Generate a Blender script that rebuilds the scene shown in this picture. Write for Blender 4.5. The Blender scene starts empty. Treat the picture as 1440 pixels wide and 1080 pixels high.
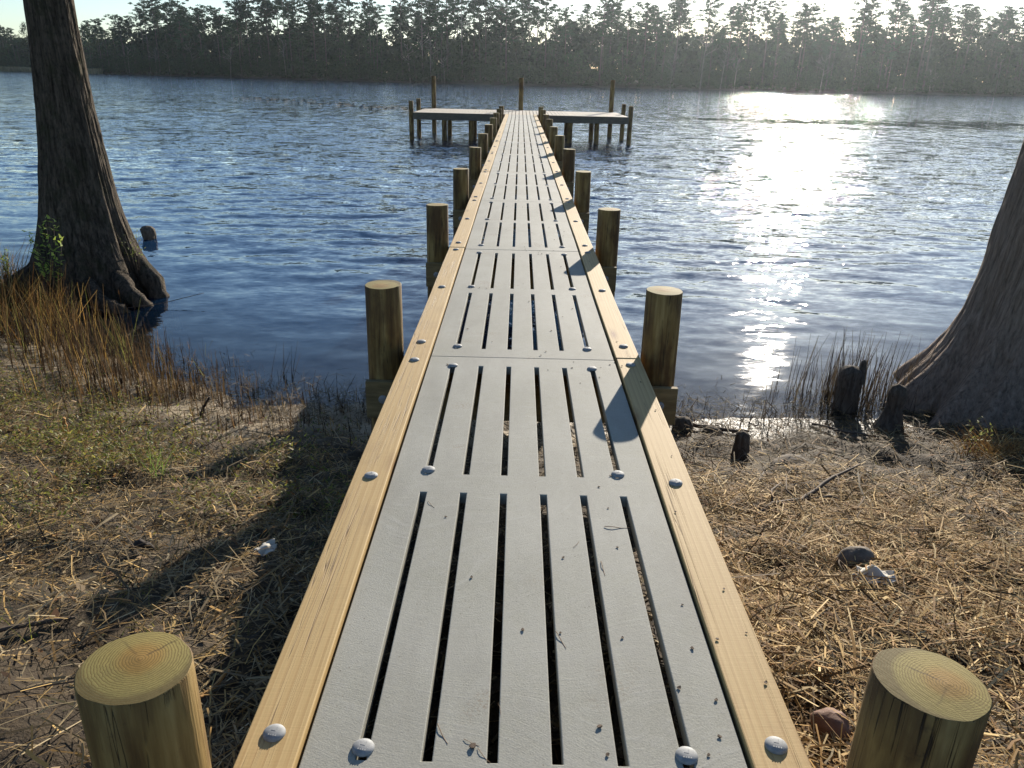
import bpy, math, random
import numpy as np
from mathutils import Vector, Matrix, Quaternion
random.seed(7)
RNG = np.random.default_rng(11)
PI = math.pi
scene = bpy.context.scene
COL = scene.collection

# ------------------------------------------------------------------ helpers
def tag(o, label=None, cat=None, group=None, kind=None):
    if label: o['label'] = label
    if cat: o['category'] = cat
    if group: o['group'] = group
    if kind: o['kind'] = kind
    return o

def empty(name, loc=(0, 0, 0), rz=0.0):
    o = bpy.data.objects.new(name, None)
    o.location = loc; o.rotation_euler = (0, 0, rz); o.empty_display_size = .2
    COL.objects.link(o)
    return o

def np_mesh(name, V, F, mats=(), smooth=False, cols=None, attrs=None, mat_idx=None):
    """V (n,3), F (m,k) constant polygon size"""
    me = bpy.data.meshes.new(name)
    V = np.asarray(V, dtype=np.float32); F = np.asarray(F, dtype=np.int32)
    n, k = F.shape
    me.vertices.add(len(V)); me.vertices.foreach_set('co', V.ravel())
    me.loops.add(n * k); me.loops.foreach_set('vertex_index', F.ravel())
    me.polygons.add(n)
    me.polygons.foreach_set('loop_start', np.arange(0, n * k, k, dtype=np.int32))
    me.polygons.foreach_set('loop_total', np.full(n, k, dtype=np.int32))
    if smooth: me.polygons.foreach_set('use_smooth', np.ones(n, dtype=bool))
    if mat_idx is not None: me.polygons.foreach_set('material_index', np.asarray(mat_idx, dtype=np.int32))
    for m in mats: me.materials.append(m)
    if cols is not None:
        a = me.color_attributes.new('Col', 'FLOAT_COLOR', 'POINT')
        c = np.ones((len(V), 4), dtype=np.float32); c[:, :3] = cols
        a.data.foreach_set('color', c.ravel())
    for an, av in (attrs or {}).items():
        a = me.attributes.new(an, 'FLOAT', 'POINT')
        a.data.foreach_set('value', np.asarray(av, dtype=np.float32))
    me.update(); me.validate()
    return me

def link(name, me, parent=None, loc=(0, 0, 0)):
    o = bpy.data.objects.new(name, me); COL.objects.link(o)
    o.location = loc
    if parent is not None: o.parent = parent
    return o

class MB:
    def __init__(s): s.v = []; s.f = []; s.m = []
    def add(s, vs, fs, mi=0):
        b = len(s.v); s.v += [tuple(v) for v in vs]
        for f in fs: s.f.append(tuple(i + b for i in f)); s.m.append(mi)
    def box(s, x0, x1, y0, y1, z0, z1, mi=0):
        v = [(x0, y0, z0), (x1, y0, z0), (x1, y1, z0), (x0, y1, z0), (x0, y0, z1), (x1, y0, z1), (x1, y1, z1), (x0, y1, z1)]
        s.add(v, [(0, 3, 2, 1), (4, 5, 6, 7), (0, 1, 5, 4), (1, 2, 6, 5), (2, 3, 7, 6), (3, 0, 4, 7)], mi)
    def tube(s, pts, rads, n=8, mi=0, cap=True):
        pts = [Vector(p) for p in pts]; rings = []
        ref = Vector((.31, .87, .2)).normalized()
        for i, p in enumerate(pts):
            t = (pts[min(i + 1, len(pts) - 1)] - pts[max(i - 1, 0)]).normalized()
            a = t.cross(ref)
            if a.length < 1e-3: a = t.cross(Vector((1, 0, 0)))
            a.normalize(); b = t.cross(a)
            rings.append([p + (a * math.cos(2 * PI * k / n) + b * math.sin(2 * PI * k / n)) * rads[i] for k in range(n)])
        vs = [v for r in rings for v in r]; fs = []
        for i in range(len(pts) - 1):
            for k in range(n):
                fs.append((i * n + k, i * n + (k + 1) % n, (i + 1) * n + (k + 1) % n, (i + 1) * n + k))
        if cap:
            fs.append(tuple(range(n - 1, -1, -1))); fs.append(tuple((len(pts) - 1) * n + k for k in range(n)))
        s.add(vs, fs, mi)
    def mesh(s, name, mats, smooth=False):
        me = bpy.data.meshes.new(name); me.from_pydata(s.v, [], s.f)
        for m in (mats if isinstance(mats, (list, tuple)) else [mats]): me.materials.append(m)
        me.polygons.foreach_set('material_index', s.m)
        if smooth: me.polygons.foreach_set('use_smooth', [True] * len(s.f))
        me.update(); return me
    def build(s, name, mats, parent=None, smooth=False, loc=(0, 0, 0)):
        return link(name, s.mesh(name, mats, smooth), parent, loc)

def bevel(o, w, seg=2):
    m = o.modifiers.new('bevel', 'BEVEL'); m.width = w; m.segments = seg; m.limit_method = 'ANGLE'; m.angle_limit = math.radians(40)
    return o

def vnoise(x, y, seed=0):
    """value noise on numpy arrays"""
    x = np.asarray(x, float); y = np.asarray(y, float)
    xi = np.floor(x).astype(np.int64); yi = np.floor(y).astype(np.int64)
    xf = x - xi; yf = y - yi
    u = xf * xf * (3 - 2 * xf); v = yf * yf * (3 - 2 * yf)
    def h(a, b):
        n = (a * 374761393 + b * 668265263 + seed * 974711) & 0x7fffffff
        n = ((n ^ (n >> 13)) * 1274126177) & 0x7fffffff
        n = n ^ (n >> 16)
        return (n & 0xffff) / 65535.0
    return (h(xi, yi) * (1 - u) + h(xi + 1, yi) * u) * (1 - v) + (h(xi, yi + 1) * (1 - u) + h(xi + 1, yi + 1) * u) * v

def fbm(x, y, oct=4, seed=0):
    s = 0; a = .5
    for o in range(oct):
        s = s + a * (vnoise(x * 2 ** o, y * 2 ** o, seed + o) - .5) * 2; a *= .5
    return s

# ------------------------------------------------------------------ materials
class NT:
    def __init__(s, name):
        s.m = bpy.data.materials.new(name); s.m.use_nodes = True
        s.t = s.m.node_tree; s.t.nodes.clear()
        s.out = s.t.nodes.new('ShaderNodeOutputMaterial')
    def n(s, typ, _props=None, **inp):
        nd = s.t.nodes.new('ShaderNode' + typ)
        for k, v in (_props or {}).items(): setattr(nd, k, v)
        for k, v in inp.items():
            key = int(k[1:]) if k[0] == 'i' and k[1:].isdigit() else k.replace('_', ' ')
            s.set(nd, key, v)
        return nd
    def set(s, nd, key, v):
        sk = nd.inputs[key]
        if isinstance(v, bpy.types.NodeSocket): s.t.links.new(v, sk)
        elif isinstance(v, bpy.types.Node): s.t.links.new(v.outputs[0], sk)
        else:
            if isinstance(v, (tuple, list)) and len(v) == 3 and sk.type == 'RGBA': v = (*v, 1)
            sk.default_value = v
    def mix(s, fac, a, b, blend='MIX'):
        nd = s.t.nodes.new('ShaderNodeMix'); nd.data_type = 'RGBA'; nd.blend_type = blend
        s.set(nd, 0, fac); s.set(nd, 6, a); s.set(nd, 7, b)
        return nd.outputs[2]
    def math(s, op, a, b=0.0, clamp=False):
        nd = s.t.nodes.new('ShaderNodeMath'); nd.operation = op; nd.use_clamp = clamp
        s.set(nd, 0, a); s.set(nd, 1, b); return nd.outputs[0]
    def ramp(s, fac, stops, interp='LINEAR'):
        nd = s.t.nodes.new('ShaderNodeValToRGB'); nd.color_ramp.interpolation = interp
        e = nd.color_ramp.elements
        while len(e) < len(stops): e.new(.5)
        for i, (p, c) in enumerate(stops):
            e[i].position = p
            e[i].color = (*c, 1) if isinstance(c, (tuple, list)) else (c, c, c, 1)
        s.set(nd, 0, fac); return nd.outputs[0]
    def obj(s): return s.n('TexCoord').outputs['Object']
    def world(s): return s.n('NewGeometry').outputs['Position']
    def scale(s, vec, sc):
        nd = s.n('Mapping'); s.set(nd, 0, vec); nd.inputs['Scale'].default_value = sc; return nd.outputs[0]
    def noise(s, vec, sc, detail=4, rough=.55, dist=0.0):
        nd = s.n('TexNoise'); s.set(nd, 'Vector', vec); nd.inputs['Scale'].default_value = sc
        nd.inputs['Detail'].default_value = detail; nd.inputs['Roughness'].default_value = rough; nd.inputs['Distortion'].default_value = dist
        return nd
    def bump(s, h, strength=.4, dist=.01):
        nd = s.n('Bump'); s.set(nd, 'Height', h); nd.inputs['Strength'].default_value = strength; nd.inputs['Distance'].default_value = dist
        return nd.outputs[0]
    def bsdf(s, col, rough=.7, bump=None, metal=0.0, spec=.5):
        b = s.n('BsdfPrincipled'); s.set(b, 'Base Color', col); s.set(b, 'Roughness', rough); s.set(b, 'Metallic', metal)
        s.set(b, 'Specular IOR Level', spec)
        if bump is not None: s.set(b, 'Normal', bump)
        s.t.links.new(b.outputs[0], s.out.inputs[0]); return b
    def surf(s, sh): s.t.links.new(sh if isinstance(sh, bpy.types.NodeSocket) else sh.outputs[0], s.out.inputs[0])

def mat_rail():
    t = NT('new_pine_timber'); p = t.obj()
    rnd = t.n('ObjectInfo').outputs['Random']
    off = t.n('CombineXYZ'); t.set(off, 0, t.math('MULTIPLY', rnd, 7.0)); t.set(off, 1, t.math('MULTIPLY', rnd, 31.0)); t.set(off, 2, 0.0)
    va = t.n('VectorMath', {'operation': 'ADD'}); t.set(va, 0, p); t.set(va, 1, off.outputs[0]); q = va.outputs[0]
    warp = t.noise(t.scale(q, (2.2, .5, 2)), 1.0, 2)
    g = t.n('TexWave', {'wave_type': 'BANDS', 'bands_direction': 'X', 'wave_profile': 'SAW'})
    t.set(g, 'Vector', t.scale(q, (10, .22, 6))); g.inputs['Scale'].default_value = 1.2; g.inputs['Distortion'].default_value = 4.5
    g.inputs['Detail'].default_value = 3; g.inputs['Detail Scale'].default_value = .7
    fine = t.noise(t.scale(q, (110, 2.5, 90)), 1.0, 3).outputs[0]
    saw = t.noise(t.scale(q, (8, 160, 8)), 1.0, 2).outputs[0]
    base = t.ramp(g.outputs[0], [(0, (.45, .315, .135)), (.6, (.395, .26, .10)), (.93, (.31, .185, .066)), (1, (.35, .22, .08))])
    c = t.mix(t.math('MULTIPLY', fine, .75), base, (.51, .36, .165))
    c = t.mix(t.ramp(warp.outputs[0], [(.35, 0), (.7, .55)]), c, (.38, .245, .09))
    # knots
    vo = t.n('TexVoronoi', {'feature': 'F1'}); t.set(vo, 'Vector', t.scale(q, (5.5, 1.25, 4))); vo.inputs['Scale'].default_value = 1.0
    c = t.mix(t.ramp(vo.outputs['Distance'], [(.04, .9), (.11, .35), (.2, 0)]), c, (.17, .075, .025))
    st = t.noise(q, 3.1, 5, .65).outputs[0]
    c = t.mix(t.ramp(st, [(.55, 0), (.75, .45)]), c, (.27, .17, .075))
    # long drying cracks
    ck = t.noise(t.scale(q, (55, .55, 30)), 1.0, 2, .5, .6).outputs[0]
    crack = t.ramp(ck, [(.485, 0), (.5, 1), (.515, 0)])
    gate = t.ramp(t.noise(t.scale(q, (9, .7, 3)), 1.0, 1).outputs[0], [(.52, 0), (.6, .8)])
    cf = t.math('MULTIPLY', crack, gate)
    c = t.mix(cf, c, (.1, .05, .02))
    h = t.math('ADD', t.math('MULTIPLY', fine, .5), t.math('MULTIPLY', saw, .2))
    h = t.math('SUBTRACT', h, t.math('MULTIPLY', cf, 1.5))
    t.bsdf(c, .72, t.bump(h, .45, .004), spec=.3); return t.m

def mat_pile():
    t = NT('treated_round_pile'); p = t.obj()
    rnd = t.n('ObjectInfo').outputs['Random']
    off = t.n('CombineXYZ'); t.set(off, 2, t.math('MULTIPLY', rnd, 47.0)); t.set(off, 0, 0.0); t.set(off, 1, 0.0)
    va = t.n('VectorMath', {'operation': 'ADD'}); t.set(va, 0, p); t.set(va, 1, off.outputs[0]); q = va.outputs[0]
    a = t.noise(t.scale(q, (26, 26, 1.6)), 1.0, 5, .6).outputs[0]
    b = t.noise(t.scale(q, (6, 6, 2.2)), 1.0, 4, .6).outputs[0]
    c = t.ramp(a, [(.32, (.105, .057, .016)), (.5, (.21, .132, .04)), (.68, (.315, .22, .08))])
    c = t.mix(t.ramp(b, [(.42, 0), (.6, .85)]), c, (.07, .034, .011))
    c = t.mix(t.ramp(t.noise(q, 15, 5, .7).outputs[0], [(.62, 0), (.72, .6)]), c, (.05, .028, .012))
    ck = t.noise(t.scale(q, (38, 38, .7)), 1.0, 2, .5, .5).outputs[0]
    cf = t.math('MULTIPLY', t.ramp(ck, [(.488, 0), (.5, 1), (.512, 0)]), t.ramp(b, [(.42, 0), (.5, 1)]))
    c = t.mix(cf, c, (.02, .012, .006))
    h = t.math('SUBTRACT', a, t.math('MULTIPLY', cf, 1.3))
    t.bsdf(c, .75, t.bump(h, .8, .008), spec=.3); return t.m

def mat_pile_top():
    t = NT('sawn_pile_end_grain'); p = t.obj()
    rnd = t.n('ObjectInfo').outputs['Random']
    mp = t.n('Mapping'); t.set(mp, 0, p)
    off = t.n('CombineXYZ'); t.set(off, 0, t.math('MULTIPLY', t.math('SUBTRACT', rnd, .5), .05)); t.set(off, 1, t.math('MULTIPLY', t.math('SUBTRACT', rnd, .3), .04)); t.set(off, 2, 0.0)
    t.set(mp, 'Location', off.outputs[0]); q = mp.outputs[0]
    w = t.n('TexWave', {'wave_type': 'RINGS', 'rings_direction': 'Z', 'wave_profile': 'SAW'})
    t.set(w, 'Vector', q); w.inputs['Scale'].default_value = 52; w.inputs['Distortion'].default_value = 4.5
    w.inputs['Detail'].default_value = 2; w.inputs['Detail Scale'].default_value = 1.2
    ln = t.n('VectorMath', {'operation': 'LENGTH'})
    fl = t.scale(q, (1, 1, 0)); t.set(ln, 0, fl); r = ln.outputs['Value']
    n1 = t.noise(q, 9, 4).outputs[0]
    rr = t.math('ADD', r, t.math('MULTIPLY', t.math('SUBTRACT', n1, .5), .03))
    base = t.ramp(rr, [(.0, (.25, .145, .035)), (.035, (.27, .165, .04)), (.058, (.27, .21, .062)), (.102, (.25, .205, .065)), (.115, (.13, .10, .035))])
    c = t.mix(t.ramp(w.outputs[0], [(.45, 0), (.9, .85), (1, .4)]), base, (.115, .072, .016))
    saw = t.noise(t.scale(q, (14, 170, 10)), 1.0, 2).outputs[0]
    c = t.mix(t.math('MULTIPLY', t.ramp(t.noise(q, 22, 5, .7).outputs[0], [(.5, 0), (.75, 1)]), .4), c, (.16, .12, .045))
    sp = t.n('SeparateXYZ'); t.set(sp, 0, t.n('VectorRotate', {'rotation_type': 'Z_AXIS'}, Vector=q, Angle=t.math('MULTIPLY', rnd, 6.28)).outputs[0])
    wob = t.math('MULTIPLY', t.math('SUBTRACT', t.noise(q, 40, 2).outputs[0], .5), .012)
    for ax, ay in ((0, 1), (1, 0)):
        dd = t.math('ABSOLUTE', t.math('ADD', sp.outputs[ay], wob)); ln_ = t.math('MULTIPLY', t.ramp(dd, [(.0006, .85), (.0022, 0)]), t.ramp(sp.outputs[ax], [(.012, 0), (.02, 1), (.07, 1), (.095, 0)]))
        c = t.mix(t.math('MULTIPLY', ln_, .9 if ax == 0 else .45), c, (.035, .02, .007))
    h = t.math('ADD', t.math('MULTIPLY', w.outputs[0], -.5), saw)
    t.bsdf(c, .8, t.bump(h, .35, .003), spec=.25); return t.m

def mat_deck():
    t = NT('grey_composite_deck'); p = t.world()
    big = t.noise(p, 1.7, 4).outputs[0]
    fine = t.noise(p, 190, 3, .7).outputs[0]
    med = t.noise(p, 26, 5, .65).outputs[0]
    # brushed swirl strokes
    wn = t.noise(p, .9, 1).outputs['Color']
    mv = t.n('VectorMath', {'operation': 'MULTIPLY_ADD'}); t.set(mv, 0, wn); t.set(mv, 1, (1.4, 1.4, 0)); t.set(mv, 2, p)
    rot = t.n('Mapping'); t.set(rot, 0, mv.outputs[0]); rot.inputs['Rotation'].default_value = (0, 0, .75); rot.inputs['Scale'].default_value = (6, 190, 6)
    br = t.noise(rot.outputs[0], 1.0, 2).outputs[0]
    c = t.ramp(fine, [(.25, (.197, .193, .157)), (.5, (.272, .266, .218)), (.8, (.348, .339, .276))])
    c = t.mix(t.ramp(med, [(.4, 0), (.75, .35)]), c, (.30, .295, .275))
    c = t.mix(t.ramp(big, [(.35, 0), (.7, .5)]), c, (.365, .355, .31))
    c = t.mix(t.ramp(t.noise(t.scale(p, (3.5, 1.1, 3)), 1.0, 5, .7).outputs[0], [(.5, 0), (.72, .45)]), c, (.235, .225, .195))
    c = t.mix(t.ramp(br, [(.55, 0), (.8, .3)]), c, (.42, .41, .37))
    # specks and soil stains
    vo = t.n('TexVoronoi', {'feature': 'F1'}); t.set(vo, 'Vector', p); vo.inputs['Scale'].default_value = 42
    sel = t.ramp(t.noise(p, 7.3, 3).outputs[0], [(.5, 0), (.62, 1)])
    sp = t.math('MULTIPLY', t.ramp(vo.outputs['Distance'], [(.06, 1), (.14, 0)]), sel)
    c = t.mix(t.math('MULTIPLY', sp, .75), c, (.12, .10, .075))
    blot = t.ramp(t.noise(p, 2.9, 2).outputs[0], [(.63, 0), (.72, 1)])
    gran = t.ramp(t.noise(p, 85, 4, .7).outputs[0], [(.5, 0), (.6, 1)])
    c = t.mix(t.math('MULTIPLY', t.math('MULTIPLY', blot, gran), .6), c, (.16, .095, .05))
    wear = t.ramp(t.noise(t.scale(p, (2.2, .6, 2)), 1.0, 6, .75).outputs[0], [(.46, 0), (.66, .4)])
    c = t.mix(wear, c, (.19, .182, .155))
    h = t.math('ADD', t.math('MULTIPLY', fine, .7), t.math('ADD', t.math('MULTIPLY', med, .5), t.math('MULTIPLY', br, .35)))
    hs = t.n('HueSaturation'); t.set(hs, 'Color', c); t.set(hs, 'Value', t.math('ADD', t.math('MULTIPLY', t.n('ObjectInfo').outputs['Random'], .12), .94))
    t.bsdf(hs.outputs[0], .75, t.bump(h, .45, .0026), spec=.2); return t.m

def mat_simple(name, c0, c1, sc=8, rough=.8, bmp=.4, dist=.01, stretch=(1, 1, 1), metal=0, spec=.4, world=False):
    t = NT(name); p = t.scale(t.world() if world else t.obj(), stretch)
    n = t.noise(p, sc, 6, .65).outputs[0]
    c = t.ramp(n, [(.3, c0), (.7, c1)])
    t.bsdf(c, rough, t.bump(n, bmp, dist), metal, spec); return t.m

def mat_attr(name, rough=.8, trans=.0, spec=.25, var=.35):
    """per-blade colour stored with the geometry, slight random per island, optional translucency"""
    t = NT(name)
    a = t.n('VertexColor', {'layer_name': 'Col'}).outputs[0]
    r = t.n('NewGeometry').outputs['Random Per Island']
    hs = t.n('HueSaturation'); t.set(hs, 'Color', a); t.set(hs, 'Value', t.math('ADD', t.math('MULTIPLY', r, var * 2), 1 - var))
    b = t.n('BsdfPrincipled'); t.set(b, 'Base Color', hs.outputs[0]); t.set(b, 'Roughness', rough); t.set(b, 'Specular IOR Level', spec)
    if trans > 0:
        tr = t.n('BsdfTranslucent'); t.set(tr, 0, hs.outputs[0])
        mx = t.n('MixShader'); t.set(mx, 0, trans); t.set(mx, 1, b.outputs[0]); t.set(mx, 2, tr.outputs[0]); t.surf(mx)
    else: t.surf(b)
    return t.m

def mat_leaf(name, c0, c1, trans=.35):
    t = NT(name)
    r = t.n('NewGeometry').outputs['Random Per Island']
    ob = t.n('ObjectInfo').outputs['Random']
    c = t.ramp(r, [(0, c0), (1, c1)])
    hs = t.n('HueSaturation'); t.set(hs, 'Color', c); t.set(hs, 'Value', t.math('ADD', t.math('MULTIPLY', ob, .7), .65))
    t.set(hs, 'Hue', t.math('ADD', t.math('MULTIPLY', ob, .05), .475))
    d = t.n('BsdfPrincipled'); t.set(d, 'Base Color', hs.outputs[0]); t.set(d, 'Roughness', .7); t.set(d, 'Specular IOR Level', .05)
    tr = t.n('BsdfTranslucent'); t.set(tr, 0, hs.outputs[0])
    mx = t.n('MixShader'); t.set(mx, 0, trans); t.set(mx, 1, d.outputs[0]); t.set(mx, 2, tr.outputs[0]); t.surf(mx)
    return t.m

def mat_bark(name, dark, light, moss=None, fib=24, blotch=.6):
    t = NT(name); p = t.obj()
    a = t.noise(t.scale(p, (fib, fib, fib * .055)), 1.0, 6, .68, .3).outputs[0]
    b = t.noise(t.scale(p, (1, 1, .45)), 34, 6, .7).outputs[0]
    c = t.ramp(a, [(.32, dark), (.66, light)])
    c = t.mix(t.ramp(b, [(.48, 0), (.7, .75 if blotch > .3 else .35)]), c, tuple(x * .35 for x in dark))
    if moss:
        c = t.mix(t.ramp(t.noise(p, 4.5, 6, .7).outputs[0], [(.5, 0), (.66, .7)]), c, moss)
    h = t.math('ADD', t.math('MULTIPLY', a, 1.0), t.math('MULTIPLY', b, blotch))
    t.bsdf(c, .9, t.bump(h, 1.0, .06), spec=.1); return t.m

def mat_ground():
    t = NT('shore_soil'); p = t.world()
    sand = t.n('Attribute', {'attribute_name': 'sand'}).outputs['Fac']
    wet = t.n('Attribute', {'attribute_name': 'wet'}).outputs['Fac']
    n1 = t.noise(p, 2.2, 6, .65).outputs[0]; n2 = t.noise(p, 60, 5, .7).outputs[0]; n3 = t.noise(p, 13, 5, .65).outputs[0]
    c = t.ramp(n3, [(.3, (.026, .018, .010)), (.55, (.062, .044, .024)), (.75, (.12, .085, .046))])
    c = t.mix(t.ramp(n1, [(.45, 0), (.65, .6)]), c, (.055, .038, .022))
    sc = t.ramp(n2, [(.3, (.24, .185, .115)), (.7, (.38, .31, .205))])
    c = t.mix(sand, c, sc)
    c = t.mix(t.math('MULTIPLY', t.ramp(n2, [(.55, 0), (.7, 1)]), .5), c, (.05, .035, .02))
    c = t.mix(wet, c, t.mix(1.0, c, (.62, .54, .42), 'MULTIPLY'))
    h = t.math('ADD', t.math('MULTIPLY', n2, .6), n3)
    rg = t.math('SUBTRACT', .9, t.math('MULTIPLY', wet, .45))
    t.bsdf(c, rg, t.bump(h, .7, .02), spec=.3); return t.m

def mat_water():
    t = NT('lake_water'); p = t.world()
    dep = t.n('Attribute', {'attribute_name': 'depth'}).outputs['Fac']
    chop = t.n('Attribute', {'attribute_name': 'chop'}).outputs['Fac']
    def slope(sc, st, detail):
        nd = t.noise(t.scale(p, st), sc, detail, .55, .3)
        s = t.n('VectorMath', {'operation': 'SUBTRACT'}); t.set(s, 0, nd.outputs['Color']); t.set(s, 1, (.5, .5, .5)); return s.outputs[0]
    a = slope(1.0, (3.6, 8.5, 1), 4)
    b = slope(1.0, (.95, 2.1, 1), 2)
    a2 = slope(1.0, (8.0, 15.0, 1), 3)
    ad0 = t.n('VectorMath', {'operation': 'MULTIPLY_ADD'}); t.set(ad0, 0, b); t.set(ad0, 1, (.85, .85, 0)); t.set(ad0, 2, a)
    ad = t.n('VectorMath', {'operation': 'MULTIPLY_ADD'}); t.set(ad, 0, a2); t.set(ad, 1, (.75, .75, 0)); t.set(ad, 2, ad0.outputs[0])
    gust = t.ramp(t.noise(t.scale(p, (.03, .13, 1)), 1.0, 5, .65).outputs[0], [(.3, .7), (.7, 1.2)])
    far = t.n('Attribute', {'attribute_name': 'far'}).outputs['Fac']
    paw = t.ramp(t.noise(t.scale(p, (1.5, .17, 1)), 1.0, 3, .7).outputs[0], [(.47, .12), (.56, .6), (.68, 1.5)])
    pawm = t.math('ADD', t.math('MULTIPLY', far, t.math('SUBTRACT', paw, 1.0)), 1.0)
    k = t.math('MULTIPLY', t.math('MULTIPLY', chop, gust), pawm)
    kv = t.n('CombineXYZ'); t.set(kv, 0, t.math('MULTIPLY', k, 1.15)); t.set(kv, 1, k); t.set(kv, 2, 0.0)
    mu = t.n('VectorMath', {'operation': 'MULTIPLY'}); t.set(mu, 0, ad.outputs[0]); t.set(mu, 1, kv.outputs[0])
    no = t.n('NewGeometry').outputs['Normal']
    su = t.n('VectorMath', {'operation': 'ADD'}); t.set(su, 0, no); t.set(su, 1, mu.outputs[0])
    nn = t.n('VectorMath', {'operation': 'NORMALIZE'}); t.set(nn, 0, su.outputs[0]); N = nn.outputs[0]
    gl = t.n('BsdfGlossy'); t.set(gl, 'Color', (1, 1, 1)); t.set(gl, 'Roughness', .03); t.set(gl, 'Normal', N)
    fr = t.n('Fresnel'); fr.inputs['IOR'].default_value = 1.333; t.set(fr, 'Normal', N)
    tr = t.n('BsdfTransparent'); t.set(tr, 0, t.ramp(dep, [(0, (1, .98, .94)), (.25, (.75, .58, .36)), (1, (.35, .2, .08))]))
    df = t.n('BsdfDiffuse'); t.set(df, 0, (.007, .028, .066))
    op = t.ramp(dep, [(0, 0.0), (.15, .1), (.4, .45), (.9, 1)])
    body = t.n('MixShader'); t.set(body, 0, op); t.set(body, 1, tr.outputs[0]); t.set(body, 2, df.outputs[0])
    mx = t.n('MixShader'); t.set(mx, 0, fr.outputs[0]); t.set(mx, 1, body.outputs[0]); t.set(mx, 2, gl.outputs[0])
    t.surf(mx); return t.m

M = dict(
    rail=mat_rail(), pile=mat_pile(), piletop=mat_pile_top(), deck=mat_deck(),
    beam=mat_simple('weathered_treated_beam', (.12, .085, .035), (.26, .19, .085), 5, .8, .4, .004, (1, 1, 6)),
    dockwood=mat_simple('grey_aged_timber', (.065, .055, .04), (.13, .11, .08), 4, .85, .3, .005, (1, 5, 5)),
    galv=mat_simple('galvanised_steel', (.20, .205, .205), (.32, .325, .32), 45, .72, .25, .002, metal=.2, spec=.3),
    ground=mat_ground(), water=mat_water(),
    straw=mat_attr('dry_straw', .75, .18, .15), weed=mat_attr('low_weeds', .6, .45, .3), reed=mat_attr('dry_reeds', .8, .22, .15),
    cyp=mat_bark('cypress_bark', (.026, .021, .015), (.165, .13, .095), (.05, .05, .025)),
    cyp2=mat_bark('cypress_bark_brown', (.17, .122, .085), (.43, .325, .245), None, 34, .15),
    knee=mat_bark('cypress_knee_bark', (.085, .066, .05), (.22, .18, .135)),
    pbark=mat_simple('pine_bark', (.03, .023, .018), (.10, .078, .062), 1.2, .9, .3, .05, (2, 2, .4)),
    palebark=mat_simple('pale_bark', (.11, .095, .08), (.26, .23, .2), 1.2, .9, .3, .05, (2, 2, .4)),
    needle=mat_leaf('pine_needles', (.007, .026, .010), (.026, .066, .020), .10),
    leaf=mat_leaf('understory_leaves', (.009, .026, .008), (.046, .080, .024), .12),
    mossleaf=mat_leaf('pale_mossy_leaves', (.10, .11, .075), (.25, .25, .19), .2),
    stone=mat_simple('reddish_stone', (.10, .05, .032), (.24, .135, .09), 14, .8, .6, .01),
    greystone=mat_simple('soil_covered_stone', (.08, .062, .045), (.2, .165, .125), 16, .9, .6, .01),
    paper=mat_simple('crumpled_paper', (.48, .44, .36), (.64, .59, .50), 12, .85, .3, .004),
    twig=mat_simple('bare_twig', (.05, .034, .022), (.15, .105, .07), 20, .85, .5, .004, (1, 1, 1)),
    darkwood=mat_simple('charred_stick', (.012, .009, .007), (.05, .036, .026), 20, .85, .5, .004),
    orangewood=mat_simple('split_orange_wood', (.32, .15, .04), (.5, .27, .09), 20, .8, .4, .003, (1, 1, 1)),
    scrap=mat_simple('dry_leaf_scrap', (.03, .02, .013), (.12, .07, .035), 60, .8, .4, .002),
    pineneedle=mat_simple('fallen_needle', (.11, .055, .025), (.2, .11, .05), 60, .8, .2, .001),
    plank=mat_simple('platform_boards', (.24, .205, .155), (.38, .33, .26), 5, .85, .3, .004, (5, .6, 5)),
    pad=mat_simple('floating_leaf', (.012, .016, .011), (.03, .035, .022), 2, .9, .1, .01, world=True),
)

# ------------------------------------------------------------------ camera, light, sky
f0, pit, yaw, roll, CX, CH = 1106.06, .372, -.002, .0231, -.0447, 2.79
Fw = Vector((math.sin(yaw) * math.cos(pit), math.cos(yaw) * math.cos(pit), -math.sin(pit)))
rt = Vector((math.cos(yaw), -math.sin(yaw), 0)); dn = Fw.cross(rt)
Rr = rt * math.cos(roll) - dn * math.sin(roll); Dn = rt * math.sin(roll) + dn * math.cos(roll)
cd = bpy.data.cameras.new('camera'); cd.sensor_fit = 'HORIZONTAL'; cd.sensor_width = 36; cd.lens = f0 / 1440 * 36
cd.clip_start = .05; cd.clip_end = 3000
cam = bpy.data.objects.new('camera', cd); COL.objects.link(cam); scene.camera = cam
up = -Dn; bk = -Fw
cam.matrix_world = Matrix(((Rr.x, up.x, bk.x, CX), (Rr.y, up.y, bk.y, 0), (Rr.z, up.z, bk.z, CH), (0, 0, 0, 1)))

SUN_AZ, SUN_EL = math.radians(18.5), math.radians(17.5)
SV = Vector((math.sin(SUN_AZ) * math.cos(SUN_EL), math.cos(SUN_AZ) * math.cos(SUN_EL), math.sin(SUN_EL)))
ld = bpy.data.lights.new('sun', 'SUN'); ld.energy = 4.8; ld.angle = math.radians(.5); ld.color = (1, .91, .78)
lo = bpy.data.objects.new('sun', ld); COL.objects.link(lo); lo.rotation_euler = (-SV).to_track_quat('-Z', 'Y').to_euler()
w = bpy.data.worlds.new('World'); scene.world = w; w.use_nodes = True
wt = w.node_tree; bg = wt.nodes['Background']; sky = wt.nodes.new('ShaderNodeTexSky'); sky.sky_type = 'NISHITA'
sky.sun_disc = False; sky.sun_elevation = SUN_EL; sky.sun_rotation = SUN_AZ; sky.air_density = 1.0; sky.dust_density = .35; sky.ozone_density = 1.8
wb = wt.nodes.new('ShaderNodeMix'); wb.data_type = 'RGBA'; wb.blend_type = 'MULTIPLY'; wb.inputs[0].default_value = 1
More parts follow.
